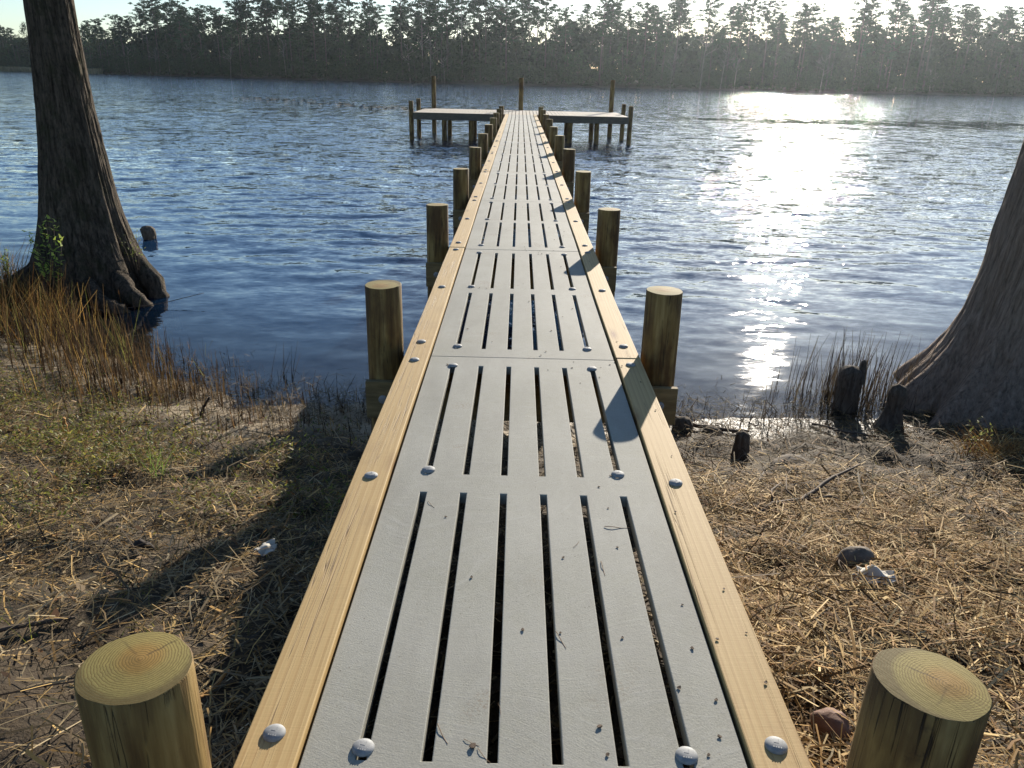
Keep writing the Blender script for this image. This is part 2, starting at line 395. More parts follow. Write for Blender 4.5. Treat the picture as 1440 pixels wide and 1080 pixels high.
wt.links.new(sky.outputs[0], wb.inputs[6]); wb.inputs[7].default_value = (.87, .975, 1.12, 1); wt.links.new(wb.outputs[2], bg.inputs[0]); bg.inputs[1].default_value = .07
scene.view_settings.view_transform = 'Standard'; scene.view_settings.look = 'None'; scene.view_settings.exposure = 1.02; scene.view_settings.gamma = 1
scene.cycles.max_bounces = 8; scene.cycles.diffuse_bounces = 3; scene.cycles.glossy_bounces = 4; scene.cycles.transparent_max_bounces = 16
scene.cycles.volume_bounces = 0; scene.cycles.sample_clamp_indirect = 6

# ------------------------------------------------------------------ terrain
SHX = [-600, -60, -30, -12, -8, -7, -5.9, -5.2, -4.4, -3.45, -2.8, -1.5, 0, 1.46, 2.67, 3.4, 4.5, 6, 10, 30, 60, 600]
SHY = [40, 28, 19, 12.5, 11.2, 10.7, 9.7, 8.45, 7.7, 7.1, 6.65, 6.55, 6.45, 6.4, 6.42, 6.6, 7.3, 8, 9.5, 15, 24, 40]
FSX = [-600, -420, -250, -150, -60, 0, 80, 180, 260, 420, 600]
FSY = [400, 440, 420, 370, 318, 302, 306, 335, 360, 380, 380]
def shore(x): return np.interp(x, SHX, SHY) + fbm(np.asarray(x) * 1.7, np.asarray(x) * 0 + 3.3, 3, 5) * .14
def farshore(x): return np.interp(x, FSX, FSY) + fbm(np.asarray(x) * .05, np.asarray(x) * 0 + 1.3, 3, 9) * 5
def terrain(x, y, detail=True):
    x = np.asarray(x, float); y = np.asarray(y, float)
    t = (shore(x) - y) * .95
    zl = np.interp(t, [-40, -10, -4, -1.5, -.6, 0, .5, 1, 2, 3, 4, 4.6, 5, 8, 60], [-2.8, -2.6, -1.25, -.3, -.09, 0, .06, .15, .40, .66, .87, .97, 1.0, 1.04, 2.2])
    tf = y - farshore(x)
    zf = np.interp(tf, [-30, 0, 4, 15, 60, 250], [-4, 0, .7, 1.2, 2.2, 4])
    z = np.where(y > 80, np.maximum(zf, -2.8), zl)
    if detail:
        land = np.clip((t + .2) / 1.0, 0, 1) * (y < 80)
        side = np.clip((np.abs(x) - .6) / .4, 0, 1)
        z = z + land * (fbm(x * 1.4, y * 1.4, 3, 2) * .07 * side + fbm(x * 3.6, y * 3.6, 4, 4) * .09)
    return z
def graded(a0, a1, lo, hi, d0, g):
    """coordinates with spacing d0 in [a0,a1], growing outward to lo..hi"""
    mid = list(np.arange(a0, a1, d0)); up_ = []; x = a1; d = d0
    while x < hi: up_.append(x); d = d0 + g * (x - a1); x += d
    up_.append(hi); dn_ = []; x = a0
    while x > lo:
        d = d0 + g * (a0 - x); x -= d; dn_.append(max(x, lo))
    return np.array(dn_[::-1] + mid + up_)
def grid_mesh(name, xs, ys, zf, mat, attrs_f=None, smooth=True):
    X, Y = np.meshgrid(xs, ys); nx, ny = len(xs), len(ys)
    Z = zf(X, Y)
    V = np.stack([X.ravel(), Y.ravel(), Z.ravel()], 1)
    idx = np.arange(nx * ny).reshape(ny, nx)
    F = np.stack([idx[:-1, :-1].ravel(), idx[:-1, 1:].ravel(), idx[1:, 1:].ravel(), idx[1:, :-1].ravel()], 1)
    at = {k: v.ravel() for k, v in (attrs_f(X, Y, Z) if attrs_f else {}).items()}
    return np_mesh(name, V, F, [mat], smooth, attrs=at)
def g_attr(X, Y, Z):
    t = shore(X) - Y
    nz = fbm(X * 2.1, Y * 2.1, 3, 21)
    s = np.clip((1.15 + nz * .9 - t) / .5, 0, 1) * np.clip((t + 6) / 2, 0, 1)
    s = s * np.where(X > .9, .05, 1.0)
    s = s * (Y < 60)
    wt_ = np.clip(1 - (Z - .01) / .07, 0, 1)
    return {'sand': s, 'wet': wt_}
gx = graded(-7.5, 7.5, -600, 600, .06, .06); gy = graded(.8, 9.5, -60, 700, .06, .06)
tag(link('ground', grid_mesh('ground', gx, gy, terrain, M['ground'], g_attr)), kind='structure')

# ------------------------------------------------------------------ water
wx = graded(-7, 7, -600, 600, .075, .021); wy = graded(5.2, 14, 5.0, 640, .045, .0125)
WAVES = [(1.7, .006, .22, .3), (1.15, .0075, -.32, 1.2), (.84, .0068, .30, 2.2), (.62, .0052, -.12, 4.0), (.45, .0034, .48, 5.1), (.74, .0050, -.55, 3.3), (2.9, .005, -.1, .7)]
def water_z(X, Y):
    dY = np.interp(Y, wy[1:], np.diff(wy)); dX = np.interp(X, wx[1:], np.diff(wx))
    off = np.clip((Y - shore(X)) / 9, .10, 1.0) * np.clip(1.15 - Y / 400, .5, 1)
    wpx = X + fbm(X * .35, Y * .35, 2, 41) * 1.3; wpy = Y + fbm(X * .22, Y * .5, 3, 43) * .75
    z = 0
    for lam, amp, ang, ph in WAVES:
        k = 2 * PI / lam
        fade = np.clip(2.2 - 5.5 * np.maximum(dY, dX * .35) / lam, 0, 1)
        env = .55 + .9 * vnoise(X / lam * .23 + ph, Y / lam * .45, 50 + int(ph * 10))
        z = z + amp * .82 * fade * env * np.sin(k * (wpx * math.sin(ang) + wpy * math.cos(ang)) + ph)
    return z * off
def w_attr(X, Y, Z):
    d = np.clip(-terrain(X, Y, False) / 1.0, 0, 1)
    dist = Y - shore(X)
    chop = np.interp(dist, [0, 1.5, 5, 12, 25, 60, 110, 300], [.05, .10, .25, .58, .9, 1.15, 1.6, 1.8])
    band = np.exp(-((Y - np.interp(X, [8, 20, 40, 60], [66, 65.5, 66, 68])) / np.interp(X, [8, 15, 30, 50], [1.0, 2.2, 5.5, 9.0])) ** 4) * np.clip((X - 7) / 6, 0, 1)
    band = band * np.clip(fbm(X * .25, Y * .5, 3, 97) * 1.2 + .85, 0, 1)
    chop = chop * (1 - .9 * band)
    return {'depth': d, 'chop': chop, 'far': np.clip((Y - 22) / 40, 0, 1) * .9}
tag(link('water', grid_mesh('water', wx, wy, water_z, M['water'], w_attr)), kind='structure')

# ------------------------------------------------------------------ dock
dock = empty('dock', (0, 1.3, 0))
tag(dock, 'long T-shaped dock with grey slotted deck, pale timber edges and round pilings over the lake', 'dock')
OY = dock.location.y
def dpart(o):
    o.parent = dock; o.location.y -= OY; return o
DX = .006; DECK = 1.21
SEAM = [-5.1, -1.88, 1.31, 4.48, 7.66, 10.92, 14.33, 17.9, 21.4, 25.1, 28.7, 32.4, 36.05, 37.6]
SP = .1624
def slab(xs, ys, solid, z0, z1):
    """slab on a grid with holes; solid[j][i]; shares vertices so that no face overlaps another"""
    mb = MB(); nx, ny = len(xs), len(ys); top = {}; bot = {}
    def vid(d, i, j, z):
        if (i, j) not in d: d[(i, j)] = len(mb.v); mb.v.append((xs[i], ys[j], z))
        return d[(i, j)]
    def S(i, j): return 0 <= i < nx - 1 and 0 <= j < ny - 1 and solid[j][i]
    for j in range(ny - 1):
        for i in range(nx - 1):
            if not S(i, j): continue
            q = [(i, j), (i + 1, j), (i + 1, j + 1), (i, j + 1)]
            T = [vid(top, a, b, z1) for a, b in q]; B = [vid(bot, a, b, z0) for a, b in q]
            mb.f.append(tuple(T)); mb.f.append(tuple(B[::-1])); mb.m += [0, 0]
            for e, (di, dj) in enumerate(((0, -1), (1, 0), (0, 1), (-1, 0))):
                if not S(i + di, j + dj):
                    a, b = e, (e + 1) % 4
                    mb.f.append((B[a], B[b], T[b], T[a])); mb.m.append(0)
    return mb
bolt_mb = MB()
prof = [(.0285, .000), (.0285, .003), (.027, .0060), (.0225, .0092), (.015, .0115), (.008, .0125)]
NB = 28
for i, (r, z) in enumerate(prof):
    bolt_mb.v += [(r * math.cos(2 * PI * k / NB), r * math.sin(2 * PI * k / NB), z) for k in range(NB)]
    if i:
        for k in range(NB):
            bolt_mb.f.append(((i - 1) * NB + k, (i - 1) * NB + (k + 1) % NB, i * NB + (k + 1) % NB, i * NB + k)); bolt_mb.m.append(0)
bolt_mb.f.append(tuple((len(prof) - 1) * NB + k for k in range(NB))); bolt_mb.m.append(0)
for k in range(4):   # small raised forging marks
    x = -.009 + k * .006; bolt_mb.box(x, x + .003, -.0168, -.0125, .009, .0118)
bolt_mb.box(.004, .0055, -.003, .011, .0105, .0131); bolt_mb.box(-.007, .0035, -.002, -.0005, .011, .0131)
bolt_me = bolt_mb.mesh('bolt', M['galv'], True)
for p in bolt_me.polygons:
    if p.index > (len(prof) - 1) * NB: p.use_smooth = False
def bolt(parent, x, y, z):
    o = link('bolt', bolt_me, parent, (x, y, z)); o.rotation_euler = (random.uniform(-.04, .04), random.uniform(-.04, .04), random.uniform(-.5, .5)); return o
for k in range(len(SEAM) - 1):
    y0, y1 = SEAM[k] + .004, SEAM[k + 1] - .004
    L = y1 - y0
    xs = [DX - .552]; cols = []
    for i in range(6):
        c = DX + (i - 2.5) * SP; xs += [c - .0135, c + .0135]
    xs.append(DX + .552)
    if L > 2: ys = [y0, y0 + .155, y0 + .155 + (L - .47) / 2, y0 + .315 + (L - .47) / 2, y1 - .155, y1]
    else: ys = [y0, y0 + .12, y1 - .12, y1]
    sol = [[(i % 2 == 0) or (j % 2 == 0) for i in range(len(xs) - 1)] for j in range(len(ys) - 1)]
    o = dpart(slab(xs, ys, sol, DECK - .05, DECK).build('deck_panel', M['deck']))
    o.location.z += random.uniform(-.002, .002)
    bevel(o, .003, 2)
    if L > 2 and 1 <= k <= 8:
        for yy in (y0 + .19, ys[2] + .19, y1 - .16):
            for sx in (-1, 1): bolt(o, DX + sx * 2.5 * SP, yy, DECK)
# edge timbers, joints staggered from side to side
def rails(side, joints):
    for a, b in zip(joints[:-1], joints[1:]):
        x0, x1 = sorted((DX + side * .563, DX + side * .708))
        mb = MB(); n = max(2, int((b - a) / .4)); ys = np.linspace(a + .003, b - .003, n)
        vs = []; fs = []
        for i, y in enumerate(ys):
            wob = .0025 * math.sin(y * 1.7 + side); j = len(vs)
            vs += [(x0 + wob, y, 1.045), (x1 + wob, y, 1.045), (x1 + wob, y, 1.226), (x0 + wob, y, 1.226)]
            if i:
                for e in range(4): fs.append((j - 4 + e, j - 4 + (e + 1) % 4, j + (e + 1) % 4, j + e))
        fs += [(3, 2, 1, 0), tuple(len(vs) - 4 + e for e in range(4))]
        mb.add(vs, [f[::-1] for f in fs[:-2]] + [fs[-2][::-1], fs[-1]][::1])
        o = dpart(mb.build('edge_timber', M['rail'])); bevel(o, .004, 2)
        if b > 1 and a < 26:
            for k in range(1, 9):
                s0, s1 = SEAM[k], SEAM[k + 1]
                for yy in (s0 + .22, (s0 + s1) / 2 + .02, s1 - .12):
                    if a < yy < b: bolt(o, DX + side * .636, yy, 1.226)
rails(-1, [-5.1, 1.31 - 3.19, 1.31, 7.66, 14.33, 21.4, 28.7, 37.55])
rails(1, [-5.1, -1.88, 4.48, 10.92, 17.9, 25.1, 32.4, 37.55])
# round pilings
def pile_mesh(r, z0, z1, seed, seg=44):
    rg = random.Random(seed); ph = [rg.uniform(0, 6.28) for _ in range(4)]
    def rad(a, z): return r * (1 + .018 * math.sin(2 * a + ph[0]) + .012 * math.sin(3 * a + ph[1] + z) + .008 * math.sin(5 * a + ph[2] + 2.3 * z) + .006 * math.sin(9 * a + ph[3] - 1.1 * z) + .004 * math.sin(14 * a + ph[0] + 3.1 * z) + (z1 - z) * .014)
    tx, ty = rg.uniform(-.03, .03), rg.uniform(-.03, .03)
    mb = MB(); zs = list(np.linspace(z0, z1 - .0025, 14)) + [None]
    for i, z in enumerate(zs):
        for k in range(seg):
            a = 2 * PI * k / seg
            if z is None: rr = rad(a, z1) - .0025; zz = z1
            else: rr = rad(a, z); zz = z
            x, y = rr * math.cos(a), rr * math.sin(a)
            if i >= 13: zz += tx * x + ty * y
            mb.v.append((x, y, zz))
        if i:
            for k in range(seg): mb.f.append(((i - 1) * seg + k, (i - 1) * seg + (k + 1) % seg, i * seg + (k + 1) % seg, i * seg + k)); mb.m.append(0)
    last = len(mb.v); mb.v += mb.v[14 * seg:15 * seg]; b = len(mb.v); mb.v.append((0, 0, z1))
    for k in range(seg): mb.f.append((last + k, last + (k + 1) % seg, b)); mb.m.append(1)
    me = mb.mesh('piling', [M['pile'], M['piletop']], True)
    for p in me.polygons:
        if p.material_index: p.use_smooth = False
    return me
PILE_Y = [1.35, 4.62, 7.9, 11.27, 14.74, 18.45, 21.82, 25.6, 29.1, 33.1, 36.8]
pvar = [pile_mesh(.110, -2.6, 1.60, s) for s in range(5)]
def piling(me, x, y, rz, dz=0, label=None, name='piling'):
    o = dpart(link(name, me, None, (x, y, dz))); o.rotation_euler = (random.uniform(-.008, .008), random.uniform(-.008, .008), rz)
    if label: o['label'] = label
    return o
for i, y in enumerate(PILE_Y):
    for s in (-1, 1):
        me = pvar[(i * 2 + (s > 0)) % 5]
        if i == 0: me = pile_mesh(.115, -.2, 1.592, 20 + s)
        piling(me, DX + s * (.846 + .003 * i), y, [.3, 2.1, 4.0, 5.2, 1.2][(i + s) % 5], random.uniform(-.012, .012))
    # split cap: a pair of cross beams bolted to the pilings
    if i >= 1:
        for dy in (-.155, .115):
            mb = MB(); mb.box(DX - .955, DX + .955, y + dy, y + dy + .042, .80, 1.041); o = dpart(mb.build('cap_beam', M['beam']))
            bevel(o, .003, 1)
            if dy < 0 and i < 8:
                for s in (-1, 1):
                    b = link('bolt', bolt_me, o, (DX + s * .85, y + dy, .925)); b.rotation_euler = (PI / 2, 0, 0)
# cross platform at the end
PY0, PY1, PXH = 37.6, 42.6, 4.86
xs_edges = [-PXH, -3.6, -2.35, -1.1, 1.1, 2.35, 3.6, PXH]
for a, b in zip(xs_edges[:-1], xs_edges[1:]):
    n = int(round((b - a) / .17)); xs = [a + .004]
    for i in range(1, n):
        c = a + (b - a) * i / n; xs += [c - .013, c + .013]
    xs.append(b - .004); ys = [PY0 + .045, PY0 + .18, PY0 + 2.4, PY0 + 2.55, PY1 - .18, PY1 - .045]
    sol = [[(i % 2 == 0) or (j % 2 == 0) for i in range(len(xs) - 1)] for j in range(len(ys) - 1)]
    dpart(slab(xs, ys, sol, DECK - .05, DECK).build('platform_panel', M['plank']))
def beam(name, x0, x1, y0, y1, z0, z1, m='dockwood'):
    mb = MB(); mb.box(x0, x1, y0, y1, z0, z1); o = dpart(mb.build(name, M[m])); bevel(o, .004, 1); return o
beam('front_fascia', -PXH, -.72, PY0, PY0 + .042, .90, DECK - .003); beam('front_fascia', .74, PXH, PY0, PY0 + .042, .90, DECK - .003)
beam('back_fascia', -PXH, PXH, PY1 - .042, PY1, .90, DECK - .003)
for s in (-1, 1): beam('side_fascia', *sorted((s * (PXH + .001), s * (PXH + .043))), PY0, PY1, .90, DECK - .003)
for y in (PY0 + .9, PY0 + 1.9, PY0 + 2.9, PY0 + 3.9): beam('joist', -PXH + .01, PXH - .01, y, y + .045, .93, DECK - .053)
tallv = pile_mesh(.115, -2.6, 2.76, 31); shortv = pile_mesh(.105, -2.6, 1.70, 32); stub = pile_mesh(.115, -2.6, .925, 33)
for x, lab in ((-4.46, 'tall piling at the far left corner of the end platform'), (0., 'tall piling at the middle of the end platform back edge'), (4.62, 'tall piling at the far right corner of the end platform')):
    piling(tallv, x, PY1 + .14, random.uniform(0, 6), random.uniform(-.03, .03), lab)
for s in (-1, 1):
    for y in (PY0 + .15, PY0 + 2.9): piling(shortv, s * 4.98, y, random.uniform(0, 6), random.uniform(-.02, .03))
    for x in (2.27, 3.5):
        for y in (PY0 + .35, PY0 + 3.2): piling(stub, s * x, y, random.uniform(0, 6))
# ------------------------------------------------------------------ litter on the deck: single scraps, twigs and needles
def scrap_mesh(seed, kind):
    rg = random.Random(seed); mb = MB()
    if kind == 'scrap':      # curled bit of leaf or bark
        n = 7; a0 = rg.uniform(0, 6)
        ring = [(math.cos(a0 + 2 * PI * k / n) * rg.uniform(.5, 1), math.sin(a0 + 2 * PI * k / n) * rg.uniform(.3, .75)) for k in range(n)]
        for z in (0, .18): mb.v += [(x, y, z + .5 * x * x + .2 * abs(y)) for x, y in ring]
        mb.f = [tuple(range(n - 1, -1, -1)), tuple(range(n, 2 * n))] + [(k, (k + 1) % n, n + (k + 1) % n, n + k) for k in range(n)]; mb.m = [0] * len(mb.f)
    else:
        pts = []; x = 0; a = rg.uniform(-.5, .5)
        bend = rg.uniform(-.5, .5)
        for i in range(7):
            pts.append((x, .5 * bend * x * x * 1.2, .02 + .03 * math.sin(i))); x += 1 / 6
        mb.tube(pts, [.014] * 6 + [.006], 5)
    return mb.mesh('leaf_scrap' if kind == 'scrap' else 'fallen_needle', M['scrap' if kind == 'scrap' else 'pineneedle'])
scr = [scrap_mesh(s, 'scrap') for s in range(5)]; ndl = [scrap_mesh(s, 'needle') for s in range(6)]
def lay(me, name, x, y, s, rz, label, cat, group=None, z=None):
    if z is None: z = 1.2275 if abs(x - DX) > .563 else 1.2125
    o = link(name, me, None, (x, y, z)); o.scale = (s, s, s); o.rotation_euler = (0, 0, rz); tag(o, label, cat, group); return o
DECK_SCRAPS = 'scraps scattered on the deck'
KNOWN = [(0.001, 1.972, 0.01), (-0.171, 2.237, 0.008), (0.202, 1.593, 0.012), (-0.125, 1.517, 0.014), (0.437, 1.74, 0.009), (0.304, 1.947, 0.007), (0.117, 1.963, 0.006), (0.587, 1.932, 0.008), (0.507, 1.907, 0.01), (0.345, 2.441, 0.007), (0.402, 2.481, 0.009), (0.406, 2.579, 0.006), (0.4, 2.389, 0.007), (-0.292, 2.624, 0.007), (-0.222, 2.596, 0.007), (0.34, 2.718, 0.006), (0.075, 2.79, 0.005), (0.531, 1.698, 0.008)]
SLOTX = [DX + (i - 2.5) * SP for i in range(6)]
def on_slot(x): return min(abs(x - c) for c in SLOTX) < .02
rg = random.Random(5)
for x, y, s in KNOWN:
    if not on_slot(x): lay(scr[rg.randrange(5)], 'leaf_scrap', x, y, s, rg.uniform(0, 6), 'small dark curled leaf scrap lying on the grey deck panels', 'leaf scrap', DECK_SCRAPS)
for i in range(95):
    y = rg.choice([rg.uniform(1.5, 9), rg.choice(SEAM[3:9]) + rg.gauss(0, .25)]); x = DX + (rg.uniform(-.5, .5) if rg.random() < .4 else rg.uniform(-.05, .53))
    if on_slot(x): continue
    lay(scr[rg.randrange(5)], 'leaf_scrap', x, y, rg.uniform(.0045, .0095), rg.uniform(0, 6), 'small dark curled leaf scrap lying on the grey deck panels', 'leaf scrap', DECK_SCRAPS)
for i in range(9):
    lay(scr[rg.randrange(5)], 'leaf_scrap', DX + .63 + rg.uniform(-.05, .05), rg.uniform(1.5, 5), rg.uniform(.006, .009), rg.uniform(0, 6), 'small dark leaf scrap lying on the right edge timber', 'leaf scrap', 'scraps on the right edge timber')
NEED = [(-0.373, 2.74, 0.059, -1.18), (0.312, 2.58, 0.094, -0.23), (0.185, 2.434, 0.048, 0.8), (0.102, 1.969, 0.081, -1.24), (-0.066, 1.665, 0.039, -1.14), (-0.222, 1.589, 0.073, -1.25), (-0.15, 1.54, 0.046, -0.61), (-0.113, 1.513, 0.055, -1.13), (0.563, 1.854, 0.065, -1.39), (0.277, 2.349, 0.084, -1.52)]
for i, (x, y, l, a) in enumerate(NEED):
    lay(ndl[i % 6], 'fallen_needle', x, y, l, a, 'thin brown pine needle lying curved on the grey deck', 'needle', 'fallen needles on the deck')

# ------------------------------------------------------------------ grass-like geometry
def blades(P, H, W, lean, az, cols, curl=.25, segs=2, face=None):
    """upright or leaning ribbons; all arrays length n"""
    n = len(P); dirs = np.stack([np.cos(az), np.sin(az), np.zeros(n)], 1)
    fa = RNG.uniform(0, PI, n) if face is None else face
    side = np.stack([np.cos(fa), np.sin(fa), np.zeros(n)], 1)
    Vs = []; 
    for s in range(segs + 1):
        u = s / segs
        off = dirs * (np.sin(lean) * u * H + curl * H * u * u * .5)[:, None]; off[:, 2] += np.cos(lean) * u * H - curl * H * u * u * .2
        wd = (W * (1 - .75 * u))[:, None] * .5
        Vs.append(P + off - side * wd); Vs.append(P + off + side * wd)
    V = np.stack(Vs, 1).reshape(-1, 3); k = 2 * (segs + 1)
    base = (np.arange(n) * k)[:, None]
    F = np.concatenate([base + np.array([2 * s, 2 * s + 1, 2 * s + 3, 2 * s + 2]) for s in range(segs)], 1).reshape(-1, 4)
    C = np.repeat(cols, k, 0)
    return V, F, C
def lying(P, L, W, az, tilt, cols, bow=.035, rollr=.5):
    n = len(P); bow = np.abs(RNG.normal(0, bow, n))
    d = np.stack([np.cos(az) * np.cos(tilt), np.sin(az) * np.cos(tilt), np.sin(tilt)], 1)
    s = np.stack([-np.sin(az), np.cos(az), RNG.uniform(-rollr, rollr, n)], 1)
    Vs = []
    for u in (-.5, 0, .5):
        c = P + d * (L * u)[:, None]; c[:, 2] += (bow * L * (1 - 4 * u * u)) ; c[:, :2] += (s[:, :2] * (bow * 1.2 * L * (1 - 4 * u * u))[:, None])
        Vs += [c - s * (W * .5)[:, None], c + s * (W * .5)[:, None]]
    V = np.stack(Vs, 1).reshape(-1, 3); base = (np.arange(n) * 6)[:, None]
    F = np.concatenate([base + np.array([0, 1, 3, 2]), base + np.array([2, 3, 5, 4])], 1).reshape(-1, 4)
    return V, F, np.repeat(cols, 6, 0)
def pick(n, pal):
    pal = np.array(pal); i = RNG.integers(0, len(pal), n); j = RNG.integers(0, len(pal), n); u = RNG.random((n, 1)); return pal[i] * u + pal[j] * (1 - u)
def join(parts):
    V = []; F = []; C = []; b = 0
    for v, f, c in parts: V.append(v); F.append(f + b); C.append(c); b += len(v)
    return np.concatenate(V), np.concatenate(F), np.concatenate(C)
def stuff(name, parts, m, label, cat):
    V, F, C = join(parts); return tag(link(name, np_mesh(name, V, F, [m], cols=C)), label, cat, kind='stuff')
def scatter(n, x0, x1, y0, y1, dens):
    X = RNG.uniform(x0, x1, n); Y = RNG.uniform(y0, y1, n); keep = RNG.random(n) < dens(X, Y); X = X[keep]; Y = Y[keep]
    return X, Y, terrain(X, Y)
GOLD = [(.36, .215, .07), (.52, .35, .135), (.20, .11, .036), (.66, .5, .25), (.10, .058, .024), (.28, .15, .05)]
DULL = [(.17, .12, .06), (.26, .2, .11), (.10, .07, .038), (.40, .32, .19), (.07, .048, .028), (.2, .13, .055)]
DARK = [(.055, .038, .025), (.10, .07, .045), (.03, .022, .015), (.14, .10, .06)]
# right bank: deep golden straw near the camera, thinning to muddy soil by the water
def densR(X, Y):
    t = shore(X) - Y
    return np.clip((t - 1.2) / 1.9, .06, 1) * (.35 + .8 * np.clip(fbm(X * 1.1, Y * 1.1, 3, 61) + .45, 0, 1)) * (t > .12)
X, Y, Z = scatter(185000, .75, 5.6, .6, 7.3, densR); n = len(X)
lift = RNG.gamma(1.4, .016, n)
partsR = [lying(np.stack([X, Y, Z + .004 + lift], 1), RNG.gamma(2.2, .042, n) + .015, RNG.gamma(4, .00085, n) + .0008, RNG.uniform(0, 2 * PI, n), RNG.normal(0, .22, n), pick(n, GOLD))]
X, Y, Z = scatter(16000, .75, 7.5, .3, 7.5, densR); n = len(X)
partsR.append(blades(np.stack([X, Y, Z], 1), RNG.uniform(.02, .09, n), RNG.uniform(.002, .004, n), RNG.uniform(.5, 1.4, n), RNG.uniform(0, 2 * PI, n), pick(n, GOLD + DULL)))
def dead_leaves(n, x0, x1, y0, y1, dens):
    X, Y, Z = scatter(n, x0, x1, y0, y1, dens); n = len(X); a = RNG.uniform(0, 2 * PI, n); L = RNG.uniform(.012, .034, n); Wd = L * RNG.uniform(.3, .6, n)
    d = np.stack([np.cos(a), np.sin(a), RNG.normal(0, .35, n)], 1); sd = np.stack([-np.sin(a), np.cos(a), RNG.normal(0, .4, n)], 1); P = np.stack([X, Y, Z + .012 + RNG.gamma(1.5, .008, n)], 1)
    up_ = np.array([0, 0, 1.0]) * (Wd * RNG.uniform(-.5, .7, n))[:, None]
    q = [P - d * L[:, None], P - d * (L * .2)[:, None] + sd * Wd[:, None] + up_, P + d * L[:, None], P - d * (L * .2)[:, None] - sd * Wd[:, None] + up_]
    V = np.stack(q, 1).reshape(-1, 3)
    return V, np.arange(n * 4).reshape(n, 4), np.repeat(pick(n, [(.16, .075, .03), (.10, .05, .022), (.26, .15, .07), (.06, .035, .02), (.33, .24, .14)]), 4, 0)
def twiglets(n, x0, x1, y0, y1, dens):
    X, Y, Z = scatter(n, x0, x1, y0, y1, dens); n = len(X)
    return lying(np.stack([X, Y, Z + .02 + RNG.gamma(1.5, .012, n)], 1), RNG.gamma(3, .06, n) + .04, RNG.uniform(.004, .009, n), RNG.uniform(0, 2 * PI, n), RNG.normal(0, .12, n), pick(n, DARK + DULL[:3]), .05)
partsR += [dead_leaves(2600, .75, 5.6, .6, 6.3, lambda X, Y: .35 + .6 * (fbm(X * 1.2, Y * 1.2, 2, 91) > 0)), twiglets(900, .75, 5.6, .6, 6.5, lambda X, Y: .3 + .7 * (shore(X) - Y < 2.2))]
stuff('straw_litter', partsR, M['straw'], 'thick golden dry straw covering the bank to the right of the dock', 'straw')
def densL(X, Y):
    t = shore(X) - Y
    return np.clip((t - .5) / 1.5, .06, 1) * (.22 + .8 * np.clip(fbm(X * 1.3, Y * 1.3, 3, 63) + .42, 0, 1)) * (t > .1) * (Y < 9)
X, Y, Z = scatter(125000, -6.0, -.75, .6, 8.8, densL); n = len(X)
partsL = [lying(np.stack([X, Y, Z + .003 + RNG.gamma(1.3, .013, n)], 1), RNG.gamma(2.2, .036, n) + .015, RNG.gamma(4, .00085, n) + .0008, RNG.uniform(0, 2 * PI, n), RNG.normal(0, .25, n), pick(n, DULL + GOLD[:2]))]
X, Y, Z = scatter(30000, -6.5, -.75, .6, 7.5, lambda X, Y: densL(X, Y) * np.clip(fbm(X * 2.3, Y * 2.3, 2, 65) + .5, 0, 1)); n = len(X)
partsL.append(blades(np.stack([X, Y, Z], 1), RNG.uniform(.02, .08, n), RNG.uniform(.0018, .0036, n), RNG.uniform(.3, 1.4, n), RNG.uniform(0, 2 * PI, n), pick(n, DULL + [(.14, .17, .05), (.20, .2, .07)])))
partsL += [dead_leaves(2400, -6, -.75, .6, 6.3, lambda X, Y: .35 + .6 * (fbm(X * 1.2, Y * 1.2, 2, 93) > 0)), twiglets(700, -6, -.75, .6, 6.4, lambda X, Y: .6 + 0 * X)]
# the strip below the dock
X, Y, Z = scatter(9000, -.9, .9, .9, 6.4, lambda X, Y: 1.0 + 0 * X); n = len(X)
partsL.append(lying(np.stack([X, Y, Z + .004], 1), RNG.gamma(4, .02, n) + .015, RNG.uniform(.003, .009, n), RNG.uniform(0, 2 * PI, n), RNG.normal(0, .15, n), pick(n, DULL + DARK)))
stuff('dry_grass_litter', partsL, M['straw'], 'dull dry grass and thatch on the bank left of the dock', 'dry grass')
# dark plant debris at the water's edge
def densW(X, Y):
    t = shore(X) - Y; return np.exp(-((t - .15) / np.where((X > 0) & (t > 0), 1.3, .55)) ** 2) * (X * X > .5)
X, Y, Z = scatter(60000, -6, 4.5, 4.2, 8.8, lambda X, Y: densW(X, Y) * np.where(X > 0, 1, .9)); n = len(X)
parts = [lying(np.stack([X, Y, np.maximum(Z, .0) + .008 + RNG.gamma(1.5, .008, n)], 1), RNG.gamma(3, .022, n) + .012, RNG.uniform(.002, .006, n), RNG.uniform(0, 2 * PI, n), RNG.normal(0, .25, n), pick(n, DARK + DULL + [(.11, .105, .045), (.3, .22, .12)]))]
stuff('shoreline_debris', parts, M['reed'], 'dark broken stems and plant debris washed up along the waterline', 'debris')
# low green weeds on the left bank
def densG(X, Y):
    t = shore(X) - Y
    return np.clip(1.25 - np.abs(t - 2.05) / 1.15, 0, 1) * np.clip((-X - .75) / .6, 0, 1) * np.clip(fbm(X * 1.9, Y * 1.9, 4, 71) * 2.4 + .5, 0, 1)
X, Y, Z = scatter(110000, -5.8, -.9, 2.6, 7.6, densG); n = len(X)
hgt = RNG.gamma(2, .028, n)
GREEN = [(.11, .15, .024), (.22, .23, .042), (.05, .08, .016), (.32, .29, .06), (.19, .09, .03), (.2, .14, .06)]
parts = [blades(np.stack([X, Y, Z + hgt], 1), RNG.uniform(.014, .034, n), RNG.uniform(.008, .018, n), RNG.uniform(.6, 1.5, n), RNG.uniform(0, 2 * PI, n), pick(n, GREEN), .2)]
X2, Y2, Z2 = scatter(14000, -5.8, -.9, 2.6, 7.6, densG); n = len(X2)
